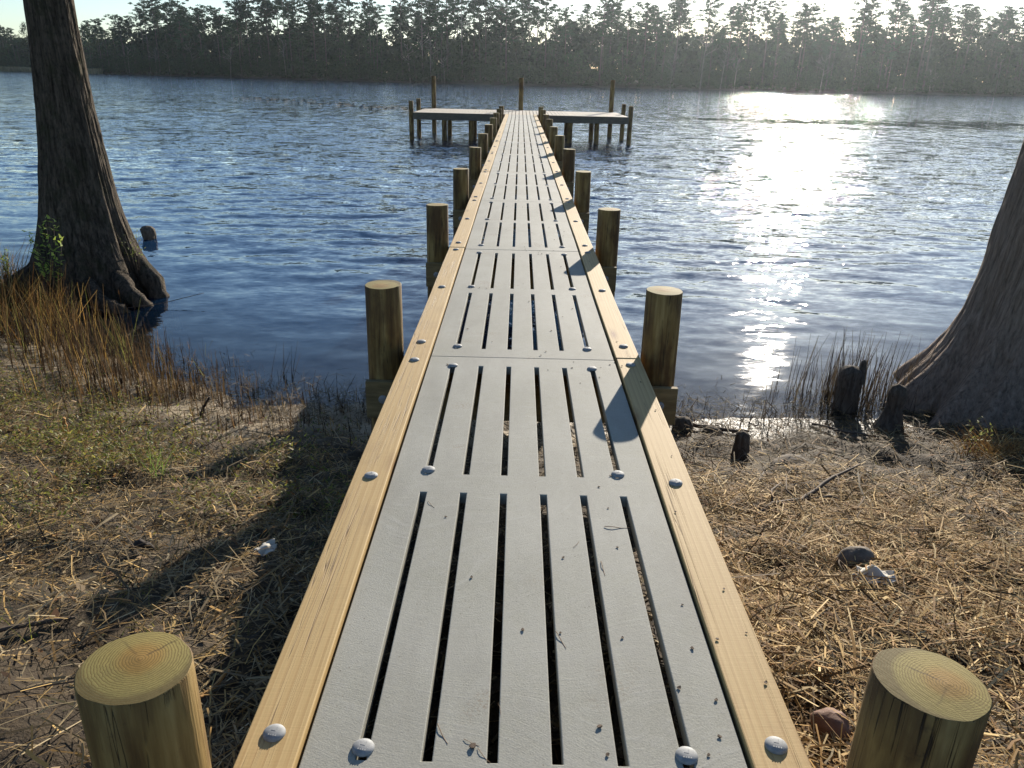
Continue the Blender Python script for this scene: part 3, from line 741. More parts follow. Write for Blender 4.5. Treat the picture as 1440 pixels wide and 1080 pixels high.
parts.append(blades(np.stack([X2, Y2, Z2], 1), RNG.uniform(.04, .13, n), RNG.uniform(.0018, .0035, n), RNG.uniform(.1, .9, n), RNG.uniform(0, 2 * PI, n), pick(n, GREEN + DULL)))
X2, Y2, Z2 = scatter(2600, -6, -.9, 2.4, 7.2, lambda X, Y: .35 + .9 * np.clip(fbm(X * 1.5, Y * 1.5, 2, 77), 0, 1)); n = len(X2)
parts.append(blades(np.stack([X2, Y2, Z2], 1), RNG.uniform(.08, .34, n), RNG.uniform(.003, .0065, n), np.abs(RNG.normal(.6, .4, n)), RNG.uniform(0, 2 * PI, n), pick(n, DULL + DARK), .25, 3))
# sparse green shoots nearer the camera
X2, Y2, Z2 = scatter(14000, -4.5, -.95, .9, 3.8, lambda X, Y: np.clip(fbm(X * 1.9, Y * 1.9, 3, 73) * 2.2 - .1, 0, 1)); n = len(X2)
parts.append(blades(np.stack([X2, Y2, Z2], 1), RNG.uniform(.025, .09, n), RNG.uniform(.002, .0045, n), RNG.uniform(.2, 1.1, n), RNG.uniform(0, 2 * PI, n), pick(n, GREEN[:4])))
X2, Y2, Z2 = scatter(9000, .9, 3.6, 4.2, 6.0, lambda X, Y: np.clip(fbm(X * 1.9, Y * 1.9, 3, 75) * 2.2 - .2, 0, 1)); n = len(X2)
parts.append(blades(np.stack([X2, Y2, Z2], 1), RNG.uniform(.015, .05, n), RNG.uniform(.002, .0045, n), RNG.uniform(.3, 1.2, n), RNG.uniform(0, 2 * PI, n), pick(n, GREEN + DULL)))
stuff('low_weeds', parts, M['weed'], 'low yellow green weeds growing on the bank left of the dock', 'weeds')
# standing dead stalks along the left shoreline
def densS(X, Y):
    t = shore(X) - Y
    return np.exp(-((t - .35) / .75) ** 2) * np.clip((-X - .9) / 2.6 + .22, .05, 1) * np.clip(fbm(X * 1.5, Y * 1.5, 2, 81) + .7, 0, 1)
X, Y, Z = scatter(11000, -6.6, -.95, 5, 10, densS); n = len(X); big = np.clip((-X - 1.2) / 3.0, .35, 1)
az = RNG.normal(2.3, .8, n)
cm = pick(n, [(.04, .026, .016), (.09, .056, .03), (.2, .13, .06), (.025, .017, .011)])
parts = [blades(np.stack([X, Y, Z - .03], 1), RNG.uniform(.15, .6, n) * big, RNG.uniform(.006, .012, n), np.abs(RNG.normal(.12, .16, n)), az, cm, .06, 2, RNG.normal(0, .5, n))]
tp = RNG.random(n) < .13 * np.clip((-X - 2.6) / 1.2, .15, 1)
parts.append(blades(np.stack([X, Y, Z - .03], 1)[tp], RNG.uniform(.3, .62, n)[tp] * big[tp], RNG.uniform(.005, .011, n)[tp], np.abs(RNG.normal(.2, .2, n))[tp], az[tp], pick(int(tp.sum()), [(.42, .25, .07), (.5, .33, .10), (.24, .24, .06), (.33, .16, .05)]), .15, 2, RNG.normal(0, .5, n)[tp]))
stuff('shoreline_stalks', parts, M['reed'], 'standing brown dead reed stalks along the shoreline left of the dock', 'reeds')
# orange grass by the left tree
X, Y, Z = scatter(4000, -7.6, -4.9, 7.9, 10.2, lambda X, Y: ((shore(X) - Y) > -.25) * np.clip(fbm(X * 1.8, Y * 1.8, 2, 83) + .75, 0, 1) * ((X + 5.66) ** 2 + (Y - 10.1) ** 2 > .8)); n = len(X)
parts = [blades(np.stack([X, Y, Z - .02], 1), RNG.uniform(.28, .8, n), RNG.uniform(.005, .012, n), np.abs(RNG.normal(.2, .2, n)), RNG.uniform(0, 2 * PI, n), pick(n, [(.30, .15, .045), (.36, .22, .07), (.15, .075, .025), (.08, .05, .022), (.22, .19, .05), (.045, .03, .016), (.2, .16, .08)]), .3, 3, RNG.normal(0, .6, n))]
stuff('orange_marsh_grass', parts, M['reed'], 'tall orange brown marsh grass at the foot of the left cypress', 'grass')
# right shoreline reeds
rgn = np.random.default_rng(3)
def tuft(cx_, cy_, n, sx, sy, h0, h1, pal, lean=.12):
    X = rgn.normal(cx_, sx, n); Y = rgn.normal(cy_, sy, n); Z = terrain(X, Y) - .02
    return blades(np.stack([X, Y, Z], 1), rgn.uniform(h0, h1, n), rgn.uniform(.006, .012, n), np.abs(rgn.normal(lean, .1, n)), rgn.normal(.5, .9, n), pick(n, pal), .08, 2, rgn.normal(0, .5, n))
RD = [(.05, .036, .025), (.09, .066, .042), (.03, .022, .016), (.13, .10, .06)]
stuff('reeds_at_right_shore', [tuft(3.06, 7.0, 190, .23, .16, .3, .8, RD, .15), tuft(2.75, 6.8, 30, .3, .2, .1, .5, RD, .25), tuft(3.55, 7.0, 40, .14, .2, .3, .75, RD, .2),
    tuft(1.6, 6.5, 60, .5, .25, .06, .24, RD, .35), tuft(2.3, 6.45, 40, .3, .2, .06, .3, RD, .35)], M['reed'], 'thin dark reeds standing in the glittering shallows by the knees at right', 'reeds')
stuff('broken_reeds', [tuft(-2.25, 7.15, 8, .07, .07, .3, .5, RD, .3), tuft(-1.75, 6.85, 16, .3, .12, .08, .3, RD, .4), tuft(-1.35, 6.7, 18, .2, .15, .08, .36, RD, .25), tuft(-1.05, 6.85, 7, .06, .12, .15, .3, RD, .2)], M['reed'], 'few bent broken reeds in the shallow water just left of the dock', 'reeds')

# ------------------------------------------------------------------ cypress trees
def trunk_mesh(name, prof, flutes, seed, mat, cxf=None, seg=300):
    """prof: (z, radius); flutes grow toward the base"""
    rg = random.Random(seed); zs = np.concatenate([np.linspace(prof[0][0], 3.6, 190), np.linspace(3.65, prof[-1][0], 50)])
    pz = [p[0] for p in prof]; pr_ = [p[1] for p in prof]
    A = np.linspace(0, 2 * PI, seg, endpoint=False); zz, aa = np.meshgrid(zs, A, indexing='ij')
    R = np.interp(zz, pz, pr_)
    base = np.clip((1.3 - zz) / 1.3, 0, 1) ** 1.2
    fl = 0
    for i in range(len(flutes)):
        nfl, am, ph = flutes[i]; fl = fl + am * np.abs(np.sin(aa * nfl / 2 + ph + .25 * np.sin(zz * 1.3 + i))) - am * .5
    R = R * (1 + fl * (base * .85 + .03))
    u = aa / (2 * PI) * 46; 
    ridge = 1 - np.abs(fbm(np.cos(aa) * 7 + 20, np.sin(aa) * 7 + zz * .55, 4, seed + 3)) * 2
    R = R + .022 * ridge * np.clip(R / .5, .5, 1.8) + .014 * fbm(np.cos(aa) * 5 + 40, np.sin(aa) * 5 + zz * 3.0, 4, seed + 6)
    cx_ = (np.interp(zz, *cxf[0]) if cxf else 0 * zz); cy_ = (np.interp(zz, *cxf[1]) if cxf else 0 * zz)
    V = np.stack([cx_ + R * np.cos(aa), cy_ + R * np.sin(aa), zz], -1).reshape(-1, 3)
    ny = len(zs); idx = np.arange(ny * seg).reshape(ny, seg); nxt = np.roll(idx, -1, 1)
    F = np.stack([idx[:-1].ravel(), nxt[:-1].ravel(), nxt[1:].ravel(), idx[1:].ravel()], 1)
    return np_mesh(name, V, F, [mat], True)
def root_mb(pts, rads, seed):
    mb = MB(); rg = random.Random(seed); P = []; R = []
    for i in range(len(pts) - 1):
        for k in range(4):
            u = k / 4; P.append(tuple(pts[i][c] * (1 - u) + pts[i + 1][c] * u + rg.uniform(-.015, .015) for c in range(3))); R.append((rads[i] * (1 - u) + rads[i + 1] * u) * rg.uniform(.9, 1.12))
    P.append(pts[-1]); R.append(rads[-1]); mb.tube(P, R, 10); return mb
def crown_limbs(root, h, mat, leafm, seed, n=9, rbase=.2, zlow=6.0):
    """high limbs with fine foliage, above the picture"""
    rg = random.Random(seed); mb = MB(); P = []; 
    for i in range(n):
        z = zlow + (h - zlow) * i / n; a = rg.uniform(0, 6.28); l = rg.uniform(1.5, 3.2) * (1 - .5 * i / n)
        pts = [(0, 0, z), (math.cos(a) * l * .5, math.sin(a) * l * .5, z + .5), (math.cos(a) * l, math.sin(a) * l, z + .8)]
        mb.tube(pts, [.07, .045, .015], 6)
        for k in range(60): P.append((pts[2][0] * rg.uniform(.4, 1.1) + rg.gauss(0, .3), pts[2][1] * rg.uniform(.4, 1.1) + rg.gauss(0, .3), z + .6 + rg.gauss(0, .25)))
    mb.build('limb', mat, root, True)
    P = np.array(P); n = len(P)
    V, F, C = blades(P, RNG.uniform(.1, .25, n), RNG.uniform(.04, .09, n), RNG.uniform(.5, 2, n), RNG.uniform(0, 6.28, n), pick(n, [(.09, .11, .04), (.2, .13, .05)]))
    link('crown', np_mesh('crown', V, F, [leafm], cols=C), root)
ct = empty('cypress_tree', (-5.62, 10.1, 0)); tag(ct, 'dark mossy cypress trunk with flared base rising from the water at left', 'tree')
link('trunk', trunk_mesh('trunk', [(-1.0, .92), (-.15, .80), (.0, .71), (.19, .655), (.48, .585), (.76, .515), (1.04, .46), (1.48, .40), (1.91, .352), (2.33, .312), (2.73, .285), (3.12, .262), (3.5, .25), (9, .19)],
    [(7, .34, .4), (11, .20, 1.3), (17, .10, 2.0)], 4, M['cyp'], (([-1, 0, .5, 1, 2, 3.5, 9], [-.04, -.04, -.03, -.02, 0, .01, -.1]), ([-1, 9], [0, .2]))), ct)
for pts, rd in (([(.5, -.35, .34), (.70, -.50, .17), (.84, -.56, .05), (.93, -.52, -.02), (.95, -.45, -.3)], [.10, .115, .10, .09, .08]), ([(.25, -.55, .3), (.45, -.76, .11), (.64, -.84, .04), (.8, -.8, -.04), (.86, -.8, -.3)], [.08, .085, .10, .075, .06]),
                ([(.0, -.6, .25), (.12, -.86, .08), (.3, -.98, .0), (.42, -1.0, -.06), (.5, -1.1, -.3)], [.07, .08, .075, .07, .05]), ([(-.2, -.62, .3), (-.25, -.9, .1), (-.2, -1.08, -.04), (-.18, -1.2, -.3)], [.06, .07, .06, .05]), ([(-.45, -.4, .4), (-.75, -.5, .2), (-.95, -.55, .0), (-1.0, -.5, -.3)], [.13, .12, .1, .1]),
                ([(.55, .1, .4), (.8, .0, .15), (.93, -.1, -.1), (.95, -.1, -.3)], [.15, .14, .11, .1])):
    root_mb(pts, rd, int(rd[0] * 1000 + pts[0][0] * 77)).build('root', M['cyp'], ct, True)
crown_limbs(ct, 9, M['cyp'], M['weed'], 3)
ct2 = empty('cypress_tree', (4.75, 6.7, 0)); tag(ct2, 'brown ribbed cypress trunk with wide sloping base on the bank at right', 'tree')
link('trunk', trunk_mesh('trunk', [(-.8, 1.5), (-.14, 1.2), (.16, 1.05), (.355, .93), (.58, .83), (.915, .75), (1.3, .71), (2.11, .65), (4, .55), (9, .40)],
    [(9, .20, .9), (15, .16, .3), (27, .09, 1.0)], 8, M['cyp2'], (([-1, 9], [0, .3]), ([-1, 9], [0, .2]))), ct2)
crown_limbs(ct2, 10, M['cyp2'], M['weed'], 5)
# sprigs with green leaves at the left tree
def sprig(name, loc, n, h, spread, label, pal, seed, leaf=.03):
    rg = random.Random(seed); root = empty(name, loc); tag(root, label, 'plant'); mb = MB(); P = []
    for i in range(n):
        a = rg.uniform(0, 6.28); hh = h * rg.uniform(.55, 1); x, y = spread * math.cos(a) * rg.uniform(.2, 1), spread * math.sin(a) * rg.uniform(.2, 1)
        pts = [(x * .3, y * .3, 0), (x * .6, y * .6, hh * .55), (x, y, hh)]; mb.tube(pts, [.004, .003, .0015], 5)
        for k in range(16):
            u = rg.uniform(.25, 1.05); P.append((x * (.3 + .7 * u) + rg.gauss(0, .02), y * (.3 + .7 * u) + rg.gauss(0, .02), hh * u))
    mb.build('stem', M['twig'], root, True); P = np.array(P); m = len(P)
    V, F, C = blades(P, RNG.uniform(leaf * .7, leaf * 1.4, m), RNG.uniform(leaf * .45, leaf * .8, m), RNG.uniform(.4, 1.6, m), RNG.uniform(0, 6.28, m), pick(m, pal))
    link('leaves', np_mesh('leaves', V, F, [M['weed']], cols=C), root); return root
LG = [(.22, .30, .05), (.30, .36, .08), (.13, .2, .04)]
sprig('leafy_sprig', (-5.60, 9.2, .2), 12, .95, .24, 'bright green leafy sprig growing up the front of the left cypress trunk', [(.36, .46, .08), (.46, .54, .12), (.22, .32, .06)], 1, .05)
sprig('leafy_sprig', (-4.95, 10.0, .35), 5, .5, .22, 'sparse thin sprig leaning out from right flank of the left cypress', [(.16, .17, .05), (.2, .24, .06)], 2, .028)
sprig('leafy_sprig', (-6.55, 9.8, .25), 5, .4, .15, 'small green sprig on the left side of the left cypress base', LG, 3, .04)
sprig('leafy_sprig', (3.35, 5.35, .12), 5, .42, .3, 'thin arching weed with few pale leaves before the right cypress base', [(.30, .30, .10), (.24, .25, .07)], 6, .022)
# ------------------------------------------------------------------ cypress knees and stumps
def lump(name, prof, loc, mat, label, cat, seed, tilt=(0, 0), amp=.14, seg=40, flat=1.0):
    zs = np.linspace(prof[0][0], prof[-1][0], 36); A = np.linspace(0, 2 * PI, seg, endpoint=False); zz, aa = np.meshgrid(zs, A, indexing='ij')
    R = np.interp(zz, [p[0] for p in prof], [p[1] for p in prof]); mr = max(p[1] for p in prof)
    R = R * (1 + amp * fbm(np.cos(aa) * 1.6 + seed, np.sin(aa) * 1.6 + zz / mr * .7, 4, seed)) + R * .04 * np.sin(aa * 9 + seed)
    V = np.stack([R * np.cos(aa) + zz * tilt[0], R * np.sin(aa) * flat + zz * tilt[1], zz], -1).reshape(-1, 3); ny = len(zs)
    idx = np.arange(ny * seg).reshape(ny, seg); nxt = np.roll(idx, -1, 1)
    F = np.stack([idx[:-1].ravel(), nxt[:-1].ravel(), nxt[1:].ravel(), idx[1:].ravel()], 1)
    return tag(link(name, np_mesh(name, V, F, [mat], True), None, loc), label, cat)
gz = lambda x, y: float(terrain(x, y))
st = empty('cypress_stump', (3.03, 6.74, 0)); tag(st, 'broad dark stump with thin upright horn standing in the reeds at right', 'stump')
def lump_part(name, prof, loc, parent, seed, amp=.14, tilt=(0, 0)):
    o = lump(name, prof, (0, 0, 0), M['knee'], None, None, seed, tilt, amp); o.parent = parent; o.location = loc; return o
lump_part('body', [(-.3, .13), (0, .115), (.1, .10), (.25, .105), (.36, .10), (.39, .085), (.41, .05), (.415, .0)], (0, 0, 0), st, 3, .3)
lump_part('horn', [(.25, .04), (.40, .03), (.47, .022), (.485, .0)], (.085, -.02, 0), st, 5, .2)
lump('cypress_knee', [(-.25, .2), (0, .14), (.1, .10), (.24, .062), (.3, .068), (.37, .078), (.43, .055), (.45, 0)], (3.2, 6.22, gz(3.2, 6.22) - .02), M['knee'], 'dark knobbed cypress knee leaning against the base of the right cypress', 'cypress knee', 12, (.03, 0), .2)
lump('cypress_knee', [(-.15, .075), (0, .066), (.12, .056), (.2, .05), (.225, .038), (.235, 0)], (1.70, 5.42, gz(1.70, 5.42)), M['knee'], 'short upright stubby cypress knee on the bank in front of the glitter', 'cypress knee', 17, (0, 0), .2)
lump('cypress_knee', [(-.15, .1), (0, .085), (.07, .078), (.115, .05), (.13, 0)], (1.40, 6.1, max(0, gz(1.40, 6.1)) - .01), M['knee'], 'low rounded dark knee at the waterline beside the right first piling', 'cypress knee', 19, (0, 0), .2)
lump('cypress_knee', [(-.12, .11), (0, .09), (.05, .07), (.075, .04), (.08, 0)], (1.62, 6.0, max(0, gz(1.62, 6.0)) - .01), M['knee'], 'flat dark lump at the waterline right of the low rounded knee', 'cypress knee', 23, (0, 0), .3)
lump('cypress_knee', [(-.4, .12), (0, .10), (.08, .115), (.17, .115), (.22, .07), (.235, 0)], (-6.50, 13.75, 0), M['knee'], 'small rounded dark knee poking out of open water right of left cypress', 'cypress knee', 29, (-.1, 0), .25)
lump('cypress_knee', [(-.3, .13), (0, .11), (.14, .10), (.22, .07), (.24, 0)], (-6.75, 9.75, .1), M['knee'], 'small rounded dark knee at the left side of the left cypress', 'cypress knee', 31, (0, 0), .25)
# ------------------------------------------------------------------ stones, litter, sticks
def stone(loc, s, mat, label, seed, cat='stone', name='stone'):
    n1, n2 = 26, 16; V = []; 
    for j in range(n2):
        th = PI * j / (n2 - 1)
        for i in range(n1):
            a = 2 * PI * i / n1; d = Vector((math.sin(th) * math.cos(a), math.sin(th) * math.sin(a), math.cos(th)))
            r = 1 + .32 * float(fbm(d.x * 1.3 + seed, d.y * 1.3 + d.z * 1.1, 4, seed)); V.append((d.x * r * s[0], d.y * r * s[1], d.z * r * s[2]))
    F = [(j * n1 + i, (j + 1) * n1 + i, (j + 1) * n1 + (i + 1) % n1, j * n1 + (i + 1) % n1) for j in range(n2 - 1) for i in range(n1)]
    return tag(link(name, np_mesh(name, np.array(V), np.array(F), [mat], True), None, loc), label, cat)
stone((.965, 1.90, gz(.965, 1.90) + .055), (.065, .055, .05), M['stone'], 'reddish brown stone half sunk in straw beside the right front piling', 41)
stone((1.56, 3.10, gz(1.56, 3.10) + .02), (.085, .06, .075), M['greystone'], 'soil covered grey stone behind the crumpled paper on right bank', 43)
stone((1.72, 3.70, gz(1.72, 3.70) - .01), (.12, .07, .05), M['greystone'], 'low dark soil lump in the straw on the right bank', 45, 'soil lump', 'soil_lump')
stone((1.98, 5.1, gz(1.98, 5.1) - .02), (.16, .12, .06), M['greystone'], 'low dark hummock on the bank below the glitter', 47, 'soil lump', 'soil_lump')
stone((3.0, 4.15, gz(3.0, 4.15) - .01), (.13, .09, .06), M['greystone'], 'dark soil lump near the right edge on the muddy bank', 49, 'soil lump', 'soil_lump')
def crumple(name, loc, sx, sy, rz, label, seed):
    n = 18; U, Vv = np.meshgrid(np.linspace(-1, 1, n), np.linspace(-1, 1, n)); d = np.sqrt(U * U + Vv * Vv)
    e = .72 + .28 * fbm(np.arctan2(Vv, U) * 1.4 + seed, U * 0 + seed, 3, seed)
    x = U * sx * e; y = Vv * sy * e * (1 - .35 * np.clip(U, 0, 1)); z = (.55 * np.abs(fbm(U * .9 + seed, Vv * .9, 2, seed)) + .3 * (1 - d).clip(0)) * sx * 1.1
    V = np.stack([x, y, z], -1).reshape(-1, 3); idx = np.arange(n * n).reshape(n, n)
    F = np.stack([idx[:-1, :-1].ravel(), idx[:-1, 1:].ravel(), idx[1:, 1:].ravel(), idx[1:, :-1].ravel()], 1)
    o = link(name, np_mesh(name, V, F, [M['paper']], False), None, loc); o.rotation_euler = (.12, -.1, rz); m = o.modifiers.new('thick', 'SOLIDIFY'); m.thickness = .0015
    return tag(o, label, 'litter')
crumple('crumpled_paper', (1.545, 2.90, gz(1.545, 2.9) + .05), .105, .075, -.3, 'crumpled pale paper lying on golden straw on the right bank', 3)
crumple('crumpled_paper', (-1.13, 3.0, gz(-1.13, 3.0) + .045), .062, .048, .7, 'small crumpled white paper at the edge of the dock shadow on left bank', 9)
def stick(name, pts, rads, mat, label, cat='stick', twigs=()):
    mb = MB(); P = []; R = []; r_ = random.Random(len(label))
    for i in range(len(pts) - 1):
        for k in range(5):
            u = k / 5; P.append(tuple(pts[i][c] * (1 - u) + pts[i + 1][c] * u + (r_.uniform(-.35, .35) * rads[i] if k else 0) for c in range(3))); R.append((rads[i] * (1 - u) + rads[i + 1] * u) * r_.uniform(.88, 1.12))
    P.append(pts[-1]); R.append(rads[-1]); mb.tube(P, R, 8)
    for a, b, c, ra in twigs: mb.tube([a, b, c], [ra, ra * .8, ra * .4], 6)
    return tag(mb.build(name, mat, None, True), label, cat)
def gp(x, y, dz=.0): return (x, y, gz(x, y) + dz)
stick('fallen_branch', [gp(1.25, 3.76, .02), gp(1.45, 3.95, .05), gp(1.66, 4.06, .06), gp(1.9, 4.3, .09), gp(2.22, 4.6, .12)], [.012, .016, .015, .012, .006], M['twig'], 'forked dead branch lying on the right bank', 'branch',
      [(gp(1.45, 3.95, .05), gp(1.5, 4.13, .08), gp(1.62, 4.32, .1), .008), (gp(1.66, 4.06, .06), gp(1.80, 4.02, .07), gp(1.97, 4.07, .03), .007), (gp(1.62, 4.04, .06), gp(1.60, 4.17, .1), gp(1.64, 4.3, .16), .006)])
stick('charred_stick', [(-2.69, 6.07, .02), (-2.64, 6.03, .14), (-2.56, 6.0, .27)], [.018, .014, .008], M['darkwood'], 'thick black stick jutting up from the sand on left shore')
stick('flat_stick', [gp(-1.86, 2.23, .02), gp(-1.75, 2.29, .025), gp(-1.62, 2.345, .02)], [.008, .009, .006], M['twig'], 'straight brown stick lying on the grass left of the left front piling')
stick('wood_sliver', [gp(-1.03, 1.96, .015), gp(-1.0, 2.04, .03), gp(-.985, 2.12, .03)], [.006, .009, .003], M['orangewood'], 'orange split wood sliver in the dock shadow by the left front piling', 'wood sliver')
stick('broken_stem', [gp(-3.25, 5.1, -.02), gp(-3.25, 5.1, .08), gp(-3.24, 5.1, .16)], [.016, .015, .012], M['orangewood'], 'short orange broken stem standing in the weeds on the left bank', 'stem')
stick('bark_piece', [gp(-1.66, 3.03, .02), gp(-1.70, 3.0, .05), gp(-1.74, 2.99, .03)], [.014, .022, .01], M['darkwood'], 'dark curled bark piece on the left bank near the pile shadow', 'bark')
stick('driftwood', [(1.36, 6.35, .05), (1.52, 6.12, .06), (1.75, 6.05, .06), (1.95, 6.06, .05)], [.010, .016, .018, .012], M['twig'], 'curved grey driftwood stick along the waterline by the right first piling', 'driftwood')
stick('driftwood', [(2.55, 6.25, .05), (2.75, 6.05, .07), (2.95, 5.9, .10)], [.010, .013, .008], M['twig'], 'thin dark driftwood stick in front of the broad stump', 'driftwood')
for pts, lab in (([(3.9, 5.0, .2), (4.1, 4.95, .42), (4.0, 4.9, .62), (3.8, 4.9, .5)], 'thin looping pale root at the foot of the right cypress'), ([(3.7, 4.75, .25), (3.8, 4.7, .42), (4.05, 4.65, .38)], 'thin arching twig before the right cypress')):
    stick('arching_root', pts, [.006] * len(pts), M['twig'], lab, 'root')
stick('floating_twig', [(-4.9, 9.35, .02), (-4.5, 9.5, .05), (-4.05, 9.8, .12)], [.005, .005, .003], M['twig'], 'thin twig sticking out of the water beside the left cypress roots', 'twig')
stick('long_root', [(-5.9, 9.5, .2), (-5.4, 9.2, .12), (-4.9, 9.1, .03)], [.02, .017, .012], M['cyp'], 'long pale root running from the left cypress into the water', 'root')
def tuft_thing(name, x, y, n, sp, h0, h1, pal, m, label, lean=.3, kind=None):
    X = rgn.normal(x, sp, n); Y = rgn.normal(y, sp, n)
    V, F, C = blades(np.stack([X, Y, terrain(X, Y) - .005], 1), rgn.uniform(h0, h1, n), rgn.uniform(.003, .006, n), np.abs(rgn.normal(lean, .2, n)), rgn.uniform(0, 6.28, n), pick(n, pal), .3, 3)
    return tag(link(name, np_mesh(name, V, F, [m], cols=C)), label, 'grass', kind=kind)
tuft_thing('grass_tuft', -2.26, 4.36, 26, .03, .12, .30, [(.12, .2, .035), (.18, .26, .06)], M['weed'], 'fresh bright green grass tuft among the weeds on left bank', .2)
tuft_thing('grass_tuft', -3.95, 7.45, 14, .03, .3, .62, [(.24, .27, .07), (.4, .36, .1)], M['weed'], 'tall thin yellow green grass tuft in the shallow water below the left cypress', .12)
tuft_thing('dry_tuft', 3.5, 5.25, 420, .11, .08, .26, [(.34, .19, .06), (.24, .12, .04), (.4, .27, .1)], M['straw'], 'rusty orange dry grass tuft at the foot of the right cypress', .7)
tuft_thing('dry_tuft', 3.9, 4.9, 500, .2, .1, .32, [(.12, .09, .05), (.2, .15, .08), (.08, .06, .035)], M['straw'], 'large dull brown dry grass tuft at the right edge below the cypress', .8, 'stuff')

# ------------------------------------------------------------------ far forest
def leaf_cloud(centers, radii, per, size, flat=.6, rs=None):
    """small leaf faces spread through clumps"""
    rs = rs or np.random.default_rng(1)
    C = np.repeat(centers, per, 0); Rr_ = np.repeat(radii, per)[:, None]; n = len(C)
    d = rs.normal(0, 1, (n, 3)); d /= np.linalg.norm(d, axis=1)[:, None]; d *= (rs.random((n, 1)) ** .45)
    d[:, 2] *= flat; P = C + d * Rr_
    a = rs.normal(0, 1, (n, 3)); a /= np.linalg.norm(a, axis=1)[:, None]; b = np.cross(a, rs.normal(0, 1, (n, 3))); b /= np.linalg.norm(b, axis=1)[:, None]
    s = rs.uniform(.6, 1.3, (n, 1)) * size; a *= s; b *= s * .55
    V = np.stack([P - a, P - b * .9, P + a, P + b], 1).reshape(-1, 3)
    return V, np.arange(n * 4).reshape(n, 4)
def trunk_tube(mb, h, r, rg, lean=0.0):
    a = rg.uniform(0, 6.28); pts = []; k = 7
    for i in range(k + 1):
        u = i / k; pts.append((math.cos(a) * lean * h * u + rg.gauss(0, .12) * u, math.sin(a) * lean * h * u + rg.gauss(0, .12) * u, h * u - .6 * (i == 0)))
    mb.tube(pts, [r * (1 - .75 * i / k) for i in range(k + 1)], 7); return pts
def along(pts, h, z):
    u = max(0, min(.999, z / h)) * (len(pts) - 1); i = int(u); f = u - i
    return tuple(pts[i][c] * (1 - f) + pts[i + 1][c] * f for c in range(3))
def make_pine(seed, h, crown_lo, width, dens, flat_top):
    rg = random.Random(seed); rs = np.random.default_rng(seed); mb = MB(); pts = trunk_tube(mb, h, .011 * h, rg, .02)
    C = []; R = []
    nl = int(40 * dens)
    for i in range(nl):
        u = (i + rg.random()) / nl; z = h * (crown_lo + (1 - crown_lo) * u ** .85)
        env = (math.sin(PI * min(1, .18 + .82 * u)) ** .7 if not flat_top else (.45 + .75 * u if u < .85 else .85)) * width * rg.uniform(.45, 1.5)
        b = along(pts, h, z * .97); a = rg.uniform(0, 6.28)
        e = (b[0] + math.cos(a) * env, b[1] + math.sin(a) * env, z + env * rg.uniform(-.05, .4))
        mid = tuple((b[c] + e[c]) / 2 + (.15 if c == 2 else 0) for c in range(3)); mb.tube([b, mid, e], [.10, .07, .03], 4, cap=False)
        C.append(e); R.append(rg.uniform(.75, 1.35))
        if env > 1.6: C.append(tuple(b[c] * .4 + e[c] * .6 + rg.gauss(0, .3) for c in range(3))); R.append(rg.uniform(.5, .95))
    C.append((pts[-1][0], pts[-1][1], h)); R.append(.9)
    for i in range(rg.randint(3, 7)):   # dead stubs on the bare part
        z = h * rg.uniform(.3, crown_lo); b = along(pts, h, z); a = rg.uniform(0, 6.28); l = rg.uniform(.6, 1.8); mb.tube([b, (b[0] + math.cos(a) * l, b[1] + math.sin(a) * l, z + rg.uniform(-.2, .6))], [.06, .02], 4, cap=False)
    V, F = leaf_cloud(np.array(C), np.array(R) * 1.1 * rs.uniform(.6, 1.25, len(R)), 40, .29, .42, rs)
    return mb.mesh('trunk', M['pbark'], True), np_mesh('crown', V, F, [M['needle']])
def make_broad(seed, h, width, mat, pale=False):
    rg = random.Random(seed); rs = np.random.default_rng(seed); mb = MB(); pts = trunk_tube(mb, h * .95, .010 * h, rg, .05); C = []; R = []
    nl = 46
    for i in range(nl):
        u = (i + rg.random()) / nl; z = h * (.12 + .88 * u); env = (.55 + .45 * math.sin(PI * u)) * width * rg.uniform(.3, 1.1) * (1 if u < .75 else (1.25 - u) * 2)
        b = along(pts, h * .95, z * .9); a = rg.uniform(0, 6.28); e = (b[0] + math.cos(a) * env, b[1] + math.sin(a) * env, z)
        if i % 2: mb.tube([b, e], [.07, .02], 4, cap=False)
        C.append(e); R.append(rg.uniform(.7, 1.5))
        if rg.random() < .35: C.append((e[0], e[1], z - 1.1)); R.append(.6)     # hanging moss
    V, F = leaf_cloud(np.array(C), np.array(R), 26, .27, .9, rs)
    return mb.mesh('trunk', M['palebark'] if pale else M['pbark'], True), np_mesh('crown', V, F, [mat])
def make_bare(seed, h, lean, r=.012):
    rg = random.Random(seed); mb = MB(); pts = trunk_tube(mb, h, r * h, rg, lean)
    def br(p, a, el, l, rad, dep):
        e = (p[0] + math.cos(a) * math.cos(el) * l, p[1] + math.sin(a) * math.cos(el) * l, p[2] + math.sin(el) * l); mb.tube([p, e], [rad, rad * .45], 4, cap=False)
        if dep > 0:
            for k in range(3):
                f = rg.uniform(.35, 1); q = tuple(p[c] + (e[c] - p[c]) * f for c in range(3)); br(q, a + rg.gauss(0, .8), el + rg.uniform(-.2, .5), l * .55, rad * .5, dep - 1)
    return mb, pts, br
def forest_tree(name, tm, cm, x, y, s, rz, label, group, zs=None):
    r = empty(name, (x, y, float(terrain(x, y)) - .1), rz); tag(r, label, 'tree', group)
    sz = s if zs is None else zs
    r.scale = (s, s, sz)
    link('trunk', tm, r)
    if cm: link('crown', cm, r)
    return r
